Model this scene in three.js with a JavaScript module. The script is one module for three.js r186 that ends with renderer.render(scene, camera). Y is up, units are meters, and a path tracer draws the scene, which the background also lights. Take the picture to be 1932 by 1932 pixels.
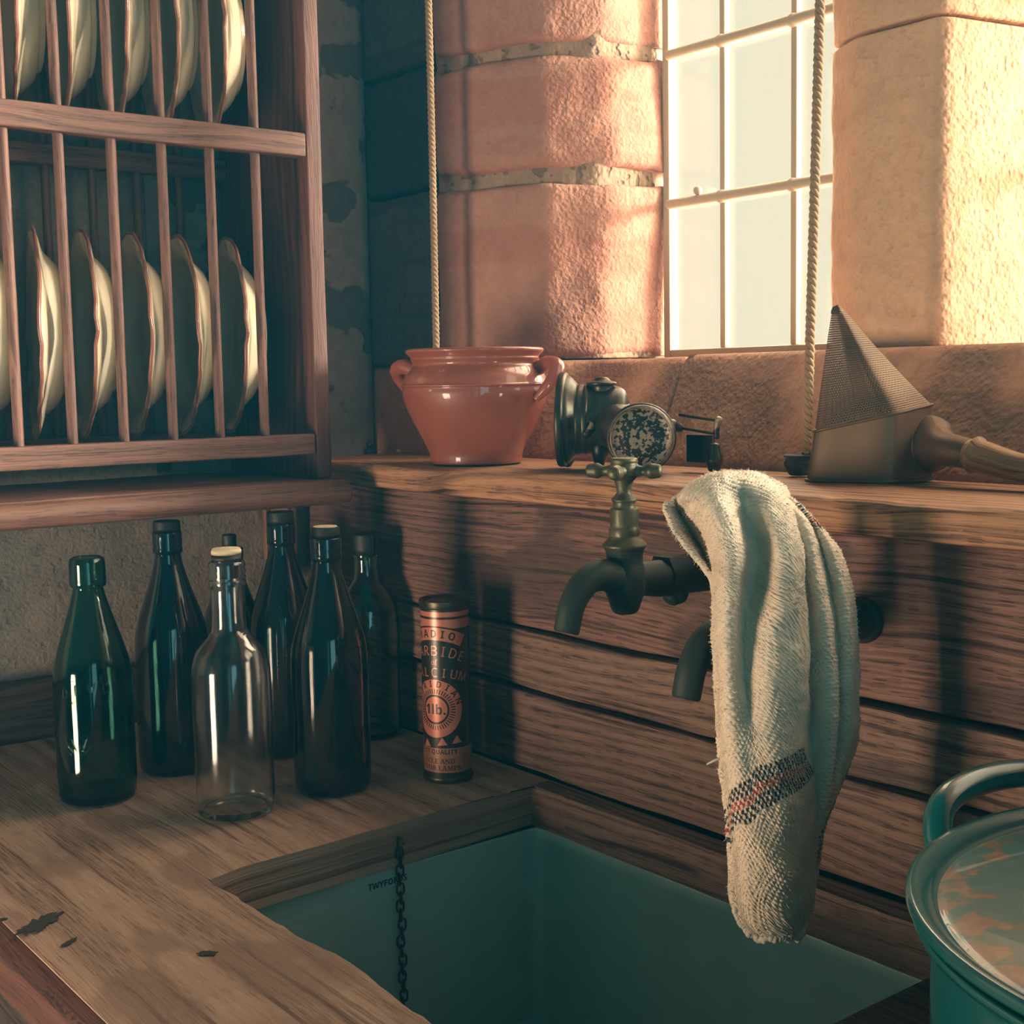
import * as THREE from 'three';
import { RectAreaLightUniformsLib } from 'three/addons/lights/RectAreaLightUniformsLib.js';
import { mergeGeometries, mergeVertices } from 'three/addons/utils/BufferGeometryUtils.js';
import { TextGeometry } from 'three/addons/geometries/TextGeometry.js';
import { FontLoader } from 'three/addons/loaders/FontLoader.js';
import { MeshSurfaceSampler } from 'three/addons/math/MeshSurfaceSampler.js';

// ------------------------------------------------------------------ camera, sky, sun, daylight, exposure
RectAreaLightUniformsLib.init();
const scene = new THREE.Scene();
const FOCAL = 2505, MID = 966;
const EYE = new THREE.Vector3(0, 1.34, 0);
const camera = new THREE.PerspectiveCamera(2 * Math.atan(MID / FOCAL) * 180 / Math.PI, 1, 0.02, 60);
const RIGHT = new THREE.Vector3(0.7865, -0.0180, 0.6174).normalize(), DOWN = new THREE.Vector3(-0.0748, -0.9950, 0.0663).normalize(), AHEAD = new THREE.Vector3(0.6131, -0.0983, -0.7839).normalize();
camera.position.copy(EYE);
camera.up.copy(DOWN).negate();
camera.lookAt(EYE.clone().add(AHEAD));

scene.fog = new THREE.FogExp2(new THREE.Color().setRGB(0.04, 0.55, 0.95), 0.032);                // teal haze added to lift and cool the dark tones
scene.background = new THREE.Color().setRGB(1.02, 0.86, 0.58);     // hazy cream sky
const SUN_TO = new THREE.Vector3(0.76, 0.18, 0.62).normalize();
const sun = new THREE.DirectionalLight(new THREE.Color().setRGB(1, 0.89, 0.70), 14);
sun.position.copy(SUN_TO).multiplyScalar(6).add(new THREE.Vector3(1, 1.4, -1));
sun.target.position.set(1, 1.4, -1); scene.add(sun, sun.target);
sun.shadow.radius = 26; sun.castShadow = true; sun.shadow.mapSize.set(2048, 2048);
Object.assign(sun.shadow.camera, { left: -4, right: 4, top: 4, bottom: -4, near: 0.1, far: 16 });
function areaLight(color, power, w, h, at, to) {
  const l = new THREE.RectAreaLight(new THREE.Color().setRGB(...color), power, w, h);
  l.position.set(...at); l.lookAt(...to); scene.add(l); return l;
}
areaLight([1, 0.78, 0.53], 18, 0.31, 0.95, [1.36, 1.85, -1.165], [0, 1.75, -1.165]);     // window_1
areaLight([1, 0.78, 0.53], 9, 1.08, 0.95, [1.50, 1.85, -0.24], [0, 1.75, -0.24]);     // window_2
areaLight([1, 0.72, 0.50], 56, 0.38, 0.62, [-1.04, 0.82, -1.03], [0.5, 0.95, -1.03]);   // window_3, low in the wall opposite
areaLight([0.0, 0.74, 1.0], 1.9, 0.78, 1.9, [-0.3, 1.1, 1.74], [-0.1, 1.2, 0]);        // added teal fill lamp in the unseen doorway, tints the shadows
const renderer = new THREE.WebGLRenderer({ antialias: true });
renderer.toneMapping = THREE.LinearToneMapping;
renderer.toneMappingExposure = 1;
renderer.shadowMap.enabled = true;
renderer.shadowMap.type = THREE.PCFSoftShadowMap;

// ------------------------------------------------------------------ helpers
const V = (x, y, z) => new THREE.Vector3(x, y, z);
const ray = (px, py) => RIGHT.clone().multiplyScalar((px - MID) / FOCAL).addScaledVector(DOWN, (py - MID) / FOCAL).add(AHEAD);
const along = (px, py, k, v) => { const d = ray(px, py); return EYE.clone().addScaledVector(d, (v - EYE[k]) / d[k]); };
const atX = (px, py, x) => along(px, py, 'x', x), atY = (px, py, y) => along(px, py, 'y', y), atZ = (px, py, z) => along(px, py, 'z', z);
const atDepth = (px, py, d) => EYE.clone().addScaledVector(ray(px, py), d);
let seedState = 12345;
const rnd = () => { seedState = (seedState * 1664525 + 1013904223) >>> 0; return seedState / 4294967296; };
const lerp = (a, b, t) => a + (b - a) * t, clamp = (x, a = 0, b = 1) => Math.min(b, Math.max(a, x)), smooth = (a, b, x) => { const t = clamp((x - a) / (b - a)); return t * t * (3 - 2 * t); };
const PERM = new Uint8Array(512), LAT = new Float32Array(256);
{ const p = [...Array(256).keys()]; for (let i = 255; i > 0; i--) { const k = Math.floor(rnd() * (i + 1)); [p[i], p[k]] = [p[k], p[i]]; } for (let i = 0; i < 512; i++) PERM[i] = p[i & 255]; for (let i = 0; i < 256; i++) LAT[i] = rnd(); }
function noise3(x, y, z) {
  const fi = Math.floor(x), fj = Math.floor(y), fk = Math.floor(z); let u = x - fi, v = y - fj, w = z - fk;
  const i = fi & 255, j = fj & 255, k = fk & 255, a = PERM[i], b = PERM[i + 1], aa = PERM[a + j & 255], ab = PERM[a + j + 1 & 255], ba = PERM[b + j & 255], bb = PERM[b + j + 1 & 255], k1 = k + 1;
  u = u * u * (3 - 2 * u); v = v * v * (3 - 2 * v); w = w * w * (3 - 2 * w);
  const p = LAT[PERM[aa + k & 255]], q = LAT[PERM[ba + k & 255]], r = LAT[PERM[ab + k & 255]], s = LAT[PERM[bb + k & 255]], p1 = LAT[PERM[aa + k1 & 255]], q1 = LAT[PERM[ba + k1 & 255]], r1 = LAT[PERM[ab + k1 & 255]], s1 = LAT[PERM[bb + k1 & 255]];
  const e = p + (q - p) * u, f = r + (s - r) * u, g = p1 + (q1 - p1) * u, h = r1 + (s1 - r1) * u, m = e + (f - e) * v, n = g + (h - g) * v;
  return m + (n - m) * w;
}
function fbm(x, y, z, n = 4) { let s = 0, a = 0.5, t = 0; for (let i = 0; i < n; i++) { s += a * noise3(x, y, z); t += a; x *= 2.03; y *= 2.03; z *= 2.03; a *= 0.5; } return s / t; }

const taken = {};
const numbered = (n) => { const k = taken[n] = (taken[n] ?? -1) + 1; return k ? `${n}_${String(k).padStart(3, '0')}` : n; };
function ready(o) { o.castShadow = true; o.receiveShadow = true; return o; }
function mesh(name, geo, mat, parent) {                       // a part of parent, or a thing of its own
  const m = ready(new THREE.Mesh(geo, mat));
  m.name = parent ? name : numbered(name); (parent || scene).add(m); return m;
}
function group(name, at = [0, 0, 0]) { const g = new THREE.Group(); g.name = numbered(name); g.position.set(...at); scene.add(g); return g; }
function part(name, parent) { const g = new THREE.Group(); g.name = name; parent.add(g); return g; }
function tag(o, label, category, grp) { Object.assign(o.userData, { label, category }); if (grp) o.userData.group = grp; return o; }
function structure(o, label) { o.userData.kind = 'structure'; if (label) o.userData.label = label; return o; }
function copy(o, label) { const c = o.clone(); c.name = numbered(o.name.replace(/_\d{3}$/, '')); c.userData = { ...o.userData }; if (label) c.userData.label = label; scene.add(c); return c; }

// box with rounded edges, subdivided, optionally warped
function rbox(lx, ly, lz, r = 0.002, n = [1, 1, 1], warp) {
  const axis = (l, k) => { const h = l / 2, rr = Math.min(r, h * 0.98), a = [-h, -h + rr * 0.3, -h + rr]; for (let i = 1; i < k; i++) a.push(lerp(-h + rr, h - rr, i / k)); a.push(h - rr, h - rr * 0.3, h); return a; };
  const A = [axis(lx, n[0]), axis(ly, n[1]), axis(lz, n[2])], half = [lx / 2, ly / 2, lz / 2], pos = [], idx = [];
  for (let d = 0; d < 3; d++) for (const s of [-1, 1]) {
    const e = (d + 1) % 3, f = (d + 2) % 3, P = A[e], Q = A[f], start = pos.length / 3;
    for (const q of Q) for (const p of P) {
      const v = [0, 0, 0]; v[d] = s * half[d]; v[e] = p; v[f] = q;
      const c = v.map((x, k) => clamp(x, -half[k] + Math.min(r, half[k] * 0.98), half[k] - Math.min(r, half[k] * 0.98))), dv = v.map((x, k) => x - c[k]), L = Math.hypot(...dv), rr = Math.min(r, half[0] * 0.98, half[1] * 0.98, half[2] * 0.98);
      const w = L > 1e-9 ? c.map((x, k) => x + dv[k] / L * rr) : v;
      pos.push(...w);
    }
    for (let j = 0; j < Q.length - 1; j++) for (let i = 0; i < P.length - 1; i++) {
      const a = start + j * P.length + i, b = a + 1, c = a + P.length, e2 = c + 1;
      s > 0 ? idx.push(a, b, e2, a, e2, c) : idx.push(a, e2, b, a, c, e2);
    }
  }
  let g = new THREE.BufferGeometry(); g.setAttribute('position', new THREE.Float32BufferAttribute(pos, 3)); g.setIndex(idx);
  g = mergeVertices(g, 1e-6);
  if (warp) { const p = g.attributes.position, v = V(); for (let i = 0; i < p.count; i++) { v.fromBufferAttribute(p, i); warp(v); p.setXYZ(i, v.x, v.y, v.z); } }
  g.computeVertexNormals(); return g;
}
// texture coordinates in metres, u along the grain axis ('x', 'y' or 'z'); faces split so that seams stay sharp
function grainUV(g, axis = 'x', du = 0, dv = 0) {
  g = g.index ? g.toNonIndexed() : g; const p = g.attributes.position, n = g.attributes.normal, uv = new Float32Array(p.count * 2), k = 'xyz'.indexOf(axis), o = [(k + 1) % 3, (k + 2) % 3];
  for (let t = 0; t < p.count; t += 3) {
    const m = [0, 0, 0]; for (let i = 0; i < 3; i++) { m[0] += n.getX(t + i); m[1] += n.getY(t + i); m[2] += n.getZ(t + i); }
    const end = Math.abs(m[k]) > 1.2 * Math.max(Math.abs(m[o[0]]), Math.abs(m[o[1]])), across = Math.abs(m[o[0]]) > Math.abs(m[o[1]]) ? o[1] : o[0];
    for (let i = 0; i < 3; i++) { const q = [p.getX(t + i), p.getY(t + i), p.getZ(t + i)]; uv[(t + i) * 2] = (end ? q[o[0]] * 0.15 : q[k]) + du; uv[(t + i) * 2 + 1] = (end ? q[o[1]] : q[across]) + dv + (across === o[1] ? 0.137 : 0); }
  }
  g.setAttribute('uv', new THREE.Float32BufferAttribute(uv, 2)); return g;
}
function lathe(profile, seg = 48) { return new THREE.LatheGeometry(profile.map(([r, y]) => new THREE.Vector2(Math.max(r, 0.00001), y)), seg); }
function rounded(profile, n = 60) {                            // smooth curve through [r, y] points
  const c = new THREE.CatmullRomCurve3(profile.map(([r, y]) => V(r, y, 0)), false, 'centripetal');
  return c.getPoints(n).map((p) => [Math.max(p.x, 0.00001), p.y]);
}
// tube along points with a radius at each; ends closed by rounding
function limb(points, radii, seg = 16, n = 40, closed = true) {
  const c = new THREE.CatmullRomCurve3(points, false, 'centripetal'), P = [], Rr = [];
  for (let i = 0; i <= n; i++) { const t = i / n; P.push(c.getPoint(t)); const f = t * (radii.length - 1), k = Math.min(Math.floor(f), radii.length - 2); Rr.push(lerp(radii[k], radii[k + 1], (1 - Math.cos((f - k) * Math.PI)) / 2)); }
  const T = P.map((_, i) => P[Math.min(i + 1, n)].clone().sub(P[Math.max(i - 1, 0)]).normalize());
  let N = Math.abs(T[0].y) < 0.9 ? V(0, 1, 0) : V(1, 0, 0); const pos = [], idx = [], uv = []; let len = 0;
  const ring = (p, t, r, v) => { for (let j = 0; j <= seg; j++) { const a = j / seg * Math.PI * 2; const q = p.clone().addScaledVector(N, Math.cos(a) * r).addScaledVector(t.clone().cross(N), Math.sin(a) * r); pos.push(q.x, q.y, q.z); uv.push(v, j / seg * r * 6.28); } };
  let rows = 0;
  for (let i = 0; i <= n; i++) {
    N = N.clone().addScaledVector(T[i], -N.dot(T[i])).normalize(); if (i) len += P[i].distanceTo(P[i - 1]);
    if (i === 0 && closed) { for (const k of [0, 0.35, 0.7, 0.92]) { ring(P[0].clone().addScaledVector(T[0], -Math.sqrt(1 - k * k) * Rr[0] * 0.5), T[0], Math.max(k * Rr[0], 1e-5), len); rows++; } }
    ring(P[i], T[i], Rr[i], len); rows++;
    if (i === n && closed) { for (const k of [0.92, 0.7, 0.35, 0]) { ring(P[n].clone().addScaledVector(T[n], Math.sqrt(1 - k * k) * Rr[n] * 0.5), T[n], Math.max(k * Rr[n], 1e-5), len); rows++; } }
  }
  for (let i = 0; i < rows - 1; i++) for (let j = 0; j < seg; j++) { const a = i * (seg + 1) + j, b = a + seg + 1; idx.push(a, a + 1, b + 1, a, b + 1, b); }
  const g = new THREE.BufferGeometry(); g.setAttribute('position', new THREE.Float32BufferAttribute(pos, 3)); g.setAttribute('uv', new THREE.Float32BufferAttribute(uv, 2)); g.setIndex(idx); g.computeVertexNormals(); return g;
}
const rod = (a, b, r, seg = 12) => limb([a, a.clone().lerp(b, 0.5), b], [r, r], seg, 2);
function merged(list) { return mergeGeometries(list.map((g) => { g = g.index ? g.toNonIndexed() : g; for (const k of Object.keys(g.attributes)) if (!['position', 'normal', 'uv'].includes(k)) g.deleteAttribute(k); if (!g.attributes.uv) g.setAttribute('uv', new THREE.Float32BufferAttribute(new Float32Array(g.attributes.position.count * 2), 2)); return g; })); }
const place = (g, x, y, z, rx = 0, ry = 0, rz = 0) => g.applyMatrix4(new THREE.Matrix4().compose(V(x, y, z), new THREE.Quaternion().setFromEuler(new THREE.Euler(rx, ry, rz)), V(1, 1, 1)));

// ------------------------------------------------------------------ textures
function dataMap(w, h, f, srgb, repeat = [1, 1], mirrored = true) {          // f(u, v) gives [r, g, b] in 0..1
  const d = new Uint8Array(w * h * 4);
  for (let j = 0; j < h; j++) for (let i = 0; i < w; i++) { const c = f(i / w, j / h), k = (j * w + i) * 4; d[k] = clamp(c[0]) * 255; d[k + 1] = clamp(c[1]) * 255; d[k + 2] = clamp(c[2]) * 255; d[k + 3] = 255; }
  const t = new THREE.DataTexture(d, w, h); t.magFilter = THREE.LinearFilter; t.minFilter = THREE.LinearMipmapLinearFilter; t.wrapS = t.wrapT = mirrored ? THREE.MirroredRepeatWrapping : THREE.RepeatWrapping; t.repeat.set(...repeat); if (srgb) t.colorSpace = THREE.SRGBColorSpace; t.needsUpdate = true; return t;
}
const mix3 = (a, b, t) => [lerp(a[0], b[0], t), lerp(a[1], b[1], t), lerp(a[2], b[2], t)];
// wood: grain along u. Sizes in metres: the map covers 0.8 m along the grain and 0.2 m across it.
function wood({ seed, light, mid, dark, wave = 0.012, rings = 60, crack = 0.5, bump = 0.0012, rough = 0.75, stain, w = 1024, h = 512, lu = 0.8, lv = 0.2 }) {
  const height = new Float32Array(w * h), tone = new Float32Array(w * h), blot = new Float32Array(w * h);
  for (let j = 0; j < h; j++) for (let i = 0; i < w; i++) {
    const x = i / w * lu, y = j / h * lv, k = j * w + i;
    const warp = (fbm(x * 5, y * 14, seed, 3) - 0.5) * wave * 2 + (fbm(x * 1.6, y * 4, seed + 9, 2) - 0.5) * wave * 4;
    const ring = 0.5 + 0.5 * Math.sin((y + warp) * rings * 6.283 * (0.8 + 0.4 * noise3(y * 20, 0, seed)));
    const fine = fbm(x * 26, (y + warp) * 700, seed + 3, 3), pore = noise3(x * 60, (y + warp * 0.8) * 1300, seed + 5);
    const split = smooth(0.64, 0.80, fbm(x * 5, (y + warp) * 150, seed + 7, 2)) * crack;
    blot[k] = fbm(x * 9, y * 22, seed + 11, 4);
    tone[k] = clamp(0.30 * ring + 0.55 * fine + 0.2 * blot[k] - (pore < 0.26 ? 0.22 : 0) - split * 0.75);
    height[k] = clamp(0.45 + 0.25 * (ring - 0.5) + 0.5 * (fine - 0.5) - (pore < 0.26 ? 0.18 : 0) - split * 0.5);
  }
  const at = (a) => (u, v) => a[Math.min(h - 1, Math.round(v * h)) * w + Math.min(w - 1, Math.round(u * w))];
  const T = at(tone), H = at(height), B = at(blot);
  const map = dataMap(w, h, (u, v) => { const t = T(u, v); let c = t < 0.45 ? mix3(dark, mid, t / 0.45) : mix3(mid, light, (t - 0.45) / 0.55); if (stain) c = mix3(c, stain, smooth(0.52, 0.66, B(u, v)) * 0.55); return c; }, true, [1 / lu, 1 / lv]);
  const bm = dataMap(w, h, (u, v) => { const z = H(u, v); return [z, z, z]; }, false, [1 / lu, 1 / lv]);
  return new THREE.MeshStandardMaterial({ map, bumpMap: bm, bumpScale: bump, roughness: rough });
}
const M = {};
M.rack = wood({ seed: 11, light: [0.57, 0.40, 0.34], mid: [0.46, 0.31, 0.26], dark: [0.29, 0.18, 0.15], rings: 70, crack: 0.25, bump: 0.0007, rough: 0.6 });
M.panel = wood({ seed: 12, light: [0.46, 0.28, 0.24], mid: [0.37, 0.22, 0.18], dark: [0.24, 0.13, 0.11], rings: 80, crack: 0.25, bump: 0.0007, rough: 0.6 });
M.counter = wood({ seed: 31, light: [0.76, 0.63, 0.55], mid: [0.66, 0.53, 0.45], dark: [0.42, 0.31, 0.26], rings: 26, crack: 0.45, wave: 0.007, bump: 0.0009, rough: 0.8, stain: [0.52, 0.40, 0.34], w: 1536, h: 1024, lu: 1.2, lv: 0.4 });
M.edge = wood({ seed: 37, light: [0.40, 0.24, 0.19], mid: [0.31, 0.17, 0.14], dark: [0.16, 0.09, 0.08], rings: 50, crack: 0.6, bump: 0.001, rough: 0.7 });
M.plank = wood({ seed: 51, light: [0.56, 0.42, 0.37], mid: [0.44, 0.31, 0.27], dark: [0.20, 0.13, 0.12], wave: 0.012, rings: 120, crack: 0.45, bump: 0.002, rough: 0.7, stain: [0.22, 0.17, 0.16], w: 1536, h: 512, lu: 0.9, lv: 0.18 });
M.plank2 = wood({ seed: 77, light: [0.58, 0.46, 0.40], mid: [0.47, 0.36, 0.31], dark: [0.22, 0.16, 0.14], wave: 0.008, rings: 110, crack: 0.5, bump: 0.002, rough: 0.72, stain: [0.24, 0.2, 0.18], w: 1536, h: 512, lu: 0.9, lv: 0.18 });
M.shelf = wood({ seed: 91, light: [0.76, 0.57, 0.42], mid: [0.62, 0.44, 0.32], dark: [0.30, 0.20, 0.15], rings: 60, crack: 0.6, bump: 0.001, rough: 0.7 });
M.darkwood = wood({ seed: 101, light: [0.34, 0.27, 0.22], mid: [0.23, 0.18, 0.15], dark: [0.09, 0.07, 0.06], rings: 60, crack: 0.7, bump: 0.0014, rough: 0.8 });
M.handle = wood({ seed: 113, light: [0.70, 0.54, 0.38], mid: [0.58, 0.42, 0.29], dark: [0.3, 0.2, 0.13], rings: 90, crack: 0.2, bump: 0.0004, rough: 0.5 });
// stone: fine grain, bedding streaks, pits; the map covers 0.5 m
function stone({ seed, a, b, vein, pits = 0.3, bump = 0.004, streak = 0.5, size = 0.5, n = 1024 }) {
  const S = (u, v) => {
    const x = u * size, y = v * size, wv = fbm(x * 6, y * 6, seed, 3);
    const bed = fbm(x * 3, (y + wv * 0.06) * 34, seed + 4, 3), fine = fbm(x * 260, y * 260, seed + 2, 3), mid = fbm(x * 40, y * 40, seed + 6, 4), pit = smooth(0.66, 0.76, fbm(x * 120, y * 120, seed + 8, 2));
    return [bed, fine, mid, pit];
  };
  const grid = new Float32Array(n * n * 4);
  for (let j = 0; j < n; j++) for (let i = 0; i < n; i++) grid.set(S(i / n, j / n), (j * n + i) * 4);
  const get = (u, v) => { const k = (Math.min(n - 1, Math.round(v * n)) * n + Math.min(n - 1, Math.round(u * n))) * 4; return grid.subarray(k, k + 4); };
  const map = dataMap(n, n, (u, v) => { const [bed, fine, mid, pit] = get(u, v); let c = mix3(a, b, clamp(0.2 + 0.9 * (mid - 0.25) + 0.5 * (fine - 0.5))); c = mix3(c, vein, smooth(0.56, 0.70, bed) * streak); return mix3(c, vein, pit * pits); }, true, [1 / size, 1 / size]);
  const bm = dataMap(n, n, (u, v) => { const [, fine, mid, pit] = get(u, v); const z = 0.35 + 0.45 * (fine - 0.5) + 0.6 * (mid - 0.5) - pit * pits * 0.6 + 0.2; return [z, z, z]; }, false, [1 / size, 1 / size]);
  return new THREE.MeshStandardMaterial({ map, bumpMap: bm, bumpScale: bump, roughness: 0.92 });
}
M.stone = stone({ seed: 3, a: [0.66, 0.47, 0.40], b: [0.74, 0.55, 0.46], vein: [0.62, 0.36, 0.29], bump: 0.003, streak: 0.25, pits: 0.15 });
M.lime = stone({ seed: 24, a: [0.78, 0.62, 0.49], b: [0.86, 0.70, 0.56], vein: [0.70, 0.52, 0.40], bump: 0.004, pits: 0.2, streak: 0.15, n: 512 });  // mullion stone, paled so its colour stands for window glare
M.cornerStone = stone({ seed: 13, a: [0.27, 0.28, 0.27], b: [0.37, 0.36, 0.34], vein: [0.20, 0.22, 0.22], bump: 0.004, pits: 0.3, streak: 0.5, n: 512 });  // corner-face stone, darker than the jamb
M.cornerStone2 = stone({ seed: 14, a: [0.16, 0.18, 0.18], b: [0.20, 0.22, 0.22], vein: [0.13, 0.15, 0.15], bump: 0.003, pits: 0.2, streak: 0.2, n: 512 });  // darkest course of the corner face
M.sill = stone({ seed: 23, a: [0.66, 0.48, 0.38], b: [0.75, 0.57, 0.45], vein: [0.58, 0.40, 0.31], bump: 0.004, pits: 0.2, streak: 0.2 });
M.mortar = stone({ seed: 43, a: [0.58, 0.47, 0.39], b: [0.68, 0.57, 0.47], vein: [0.36, 0.29, 0.24], bump: 0.005, pits: 0.5, streak: 0.1, n: 512 });
M.plaster = stone({ seed: 63, a: [0.50, 0.46, 0.42], b: [0.60, 0.55, 0.50], vein: [0.44, 0.40, 0.37], bump: 0.002, pits: 0.35, streak: 0.15 });
// plaster that has flaked off in patches
{ const n = 1024, f = (u, v) => smooth(0.52, 0.60, fbm(u * 17, v * 20, 71, 5)), g = (u, v) => fbm(u * 90, v * 90, 73, 3);
  M.flaked = new THREE.MeshStandardMaterial({ map: dataMap(n, n, (u, v) => mix3(mix3([0.32, 0.32, 0.30], [0.38, 0.37, 0.35], g(u, v)), mix3([0.50, 0.46, 0.42], [0.58, 0.53, 0.48], g(u, v)), 1 - f(u, v)), true, [1, 1]), bumpMap: dataMap(n, n, (u, v) => { const z = 0.75 - 0.5 * f(u, v) + 0.22 * (g(u, v) - 0.5); return [z, z, z]; }, false, [1, 1]), bumpScale: 0.008, roughness: 0.95 }); }
M.tealBounce = stone({ seed: 83, a: [0.05, 0.46, 0.52], b: [0.07, 0.51, 0.57], vein: [0.04, 0.42, 0.48], bump: 0.003, pits: 0.1, streak: 0.1, n: 256, size: 1.2 });  // teal put into the unseen walls and ceiling to tint the shadows
M.flag = stone({ seed: 93, a: [0.08, 0.22, 0.25], b: [0.11, 0.27, 0.29], vein: [0.06, 0.17, 0.19], bump: 0.004, n: 256, size: 0.8 });  // unseen floor, given teal too for its bounce into the shadows
// plain stuff
const speckle = (seed, a, b, scale, n = 256) => dataMap(n, n, (u, v) => mix3(a, b, fbm(u * scale, v * scale, seed, 4)), true);
const grey = (seed, lo, hi, sx, sy = sx, n = 256) => dataMap(n, n, (u, v) => { const z = lerp(lo, hi, fbm(u * sx, v * sy, seed, 4)); return [z, z, z]; }, false);
M.plate = new THREE.MeshPhysicalMaterial({ map: speckle(5, [0.92, 0.87, 0.77], [0.88, 0.82, 0.70], 12), roughness: 0.22, clearcoat: 0.6, clearcoatRoughness: 0.12 });
M.rim = new THREE.MeshPhysicalMaterial({ color: 0x8a5546, roughness: 0.3, clearcoat: 0.6 });
M.iron = new THREE.MeshStandardMaterial({ color: 0xb9a78c, roughness: 0.65 });  // window bars, pale tan so the colour carries the veiling glare
M.pane = new THREE.MeshPhysicalMaterial({ color: 0xffffff, transmission: 1, thickness: 0, roughness: 0, ior: 1.45 });
M.clay = new THREE.MeshPhysicalMaterial({ map: speckle(15, [0.54, 0.27, 0.20], [0.63, 0.34, 0.25], 14), roughness: 0.45, clearcoat: 1, clearcoatRoughness: 0.035, bumpMap: grey(17, 0.3, 0.7, 3, 60), bumpScale: 0.0004 });
const glass = (r, g, b, d) => new THREE.MeshPhysicalMaterial({ color: 0xffffff, transmission: 1, roughness: 0.05, ior: 1.5, thickness: 0.01, attenuationColor: new THREE.Color().setRGB(r, g, b), attenuationDistance: d });
M.clear = glass(0.80, 0.92, 0.86, 0.03); M.clear.roughness = 0.09; M.clear.bumpMap = grey(18, 0.3, 0.7, 6); M.clear.bumpScale = 0.0006;
M.green = glass(0.10, 0.30, 0.24, 0.005);
M.teal = glass(0.30, 0.62, 0.55, 0.012);
M.black = new THREE.MeshPhysicalMaterial({ color: new THREE.Color().setRGB(0.006, 0.010, 0.012), roughness: 0.08, ior: 1.5, clearcoat: 0.5, clearcoatRoughness: 0.04 });
M.stopper = new THREE.MeshStandardMaterial({ color: 0x1d1b1a, roughness: 0.55 });
M.cork = new THREE.MeshStandardMaterial({ map: speckle(19, [0.90, 0.85, 0.74], [0.72, 0.63, 0.5], 20), roughness: 0.8 });
M.brass = new THREE.MeshStandardMaterial({ map: speckle(25, [0.42, 0.40, 0.30], [0.26, 0.27, 0.22], 16), metalness: 0.55, roughnessMap: grey(26, 0.4, 0.9, 14), roughness: 0.75, bumpMap: grey(27, 0.3, 0.7, 30), bumpScale: 0.0006 });
M.castiron = new THREE.MeshStandardMaterial({ map: speckle(28, [0.12, 0.17, 0.16], [0.19, 0.24, 0.21], 18), metalness: 0.25, roughness: 0.6, bumpMap: grey(29, 0.2, 0.8, 40), bumpScale: 0.0008 });
M.tinplate = new THREE.MeshStandardMaterial({ map: speckle(33, [0.36, 0.29, 0.23], [0.52, 0.42, 0.33], 14), metalness: 0.6, roughness: 0.5, bumpMap: grey(34, 0.4, 0.6, 30), bumpScale: 0.0006 });
M.lampmetal = new THREE.MeshStandardMaterial({ map: speckle(35, [0.20, 0.19, 0.16], [0.38, 0.35, 0.29], 20), metalness: 0.75, roughness: 0.36, bumpMap: grey(36, 0.35, 0.65, 40), bumpScale: 0.0004 });
M.worn = new THREE.MeshStandardMaterial({ map: dataMap(512, 512, (u, v) => { const r = Math.hypot(u - 0.5, v - 0.5), f = fbm(u * 46, v * 46, 39, 5), dark = smooth(0.10, 0.13, r) * (1 - smooth(0.185, 0.215, r)) * 0.16 + smooth(0.03, 0, Math.abs(Math.hypot(u - 0.52, v - 0.47) - 0.03)) * 0.10; return mix3([0.56, 0.50, 0.43], [0.10, 0.095, 0.09], smooth(0.52, 0.58, f + dark)); }, true), metalness: 0.35, roughness: 0.5 });
M.char = new THREE.MeshStandardMaterial({ map: speckle(38, [0.16, 0.16, 0.15], [0.26, 0.24, 0.21], 30), roughness: 0.9 });
M.lens = new THREE.MeshPhysicalMaterial({ color: 0xe8eee8, transmission: 1, thickness: 0.004, roughness: 0.05, ior: 1.5 });
M.rope = new THREE.MeshStandardMaterial({ map: speckle(44, [0.52, 0.42, 0.32], [0.66, 0.55, 0.42], 30), roughness: 0.85 });
M.lead = new THREE.MeshStandardMaterial({ map: speckle(45, [0.22, 0.23, 0.22], [0.32, 0.32, 0.29], 10), metalness: 0.3, roughness: 0.75, bumpMap: grey(46, 0.2, 0.8, 12), bumpScale: 0.002 });
M.ceramic = new THREE.MeshPhysicalMaterial({ map: speckle(47, [0.60, 0.70, 0.68], [0.66, 0.75, 0.72], 40), roughness: 0.3, clearcoat: 0.4, clearcoatRoughness: 0.2 });
M.ink = new THREE.MeshStandardMaterial({ color: 0x2c3a44, roughness: 0.6 });
M.chain = new THREE.MeshStandardMaterial({ color: 0x3a3d3b, metalness: 0.5, roughness: 0.55 });
M.enamel = new THREE.MeshPhysicalMaterial({ map: speckle(48, [0.06, 0.31, 0.32], [0.08, 0.36, 0.36], 12), roughness: 0.22, clearcoat: 0.7, clearcoatRoughness: 0.1 });
M.rustlid = new THREE.MeshPhysicalMaterial({ map: dataMap(512, 512, (u, v) => { const r = Math.hypot(u - 0.5, v - 0.5) * 2, f = fbm(u * 26, v * 26, 49, 6), q = fbm(u * 70, v * 70, 50, 3), ring = smooth(0.84, 0.90, r) * (1 - smooth(0.98, 1.0, r)); return mix3(mix3([0.09, 0.34, 0.35], [0.16, 0.40, 0.40], q), mix3([0.38, 0.28, 0.22], [0.56, 0.44, 0.34], q), clamp(smooth(0.55, 0.68, f + ring * 0.17))); }, true), roughness: 0.35, clearcoat: 0.3 });

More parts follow.
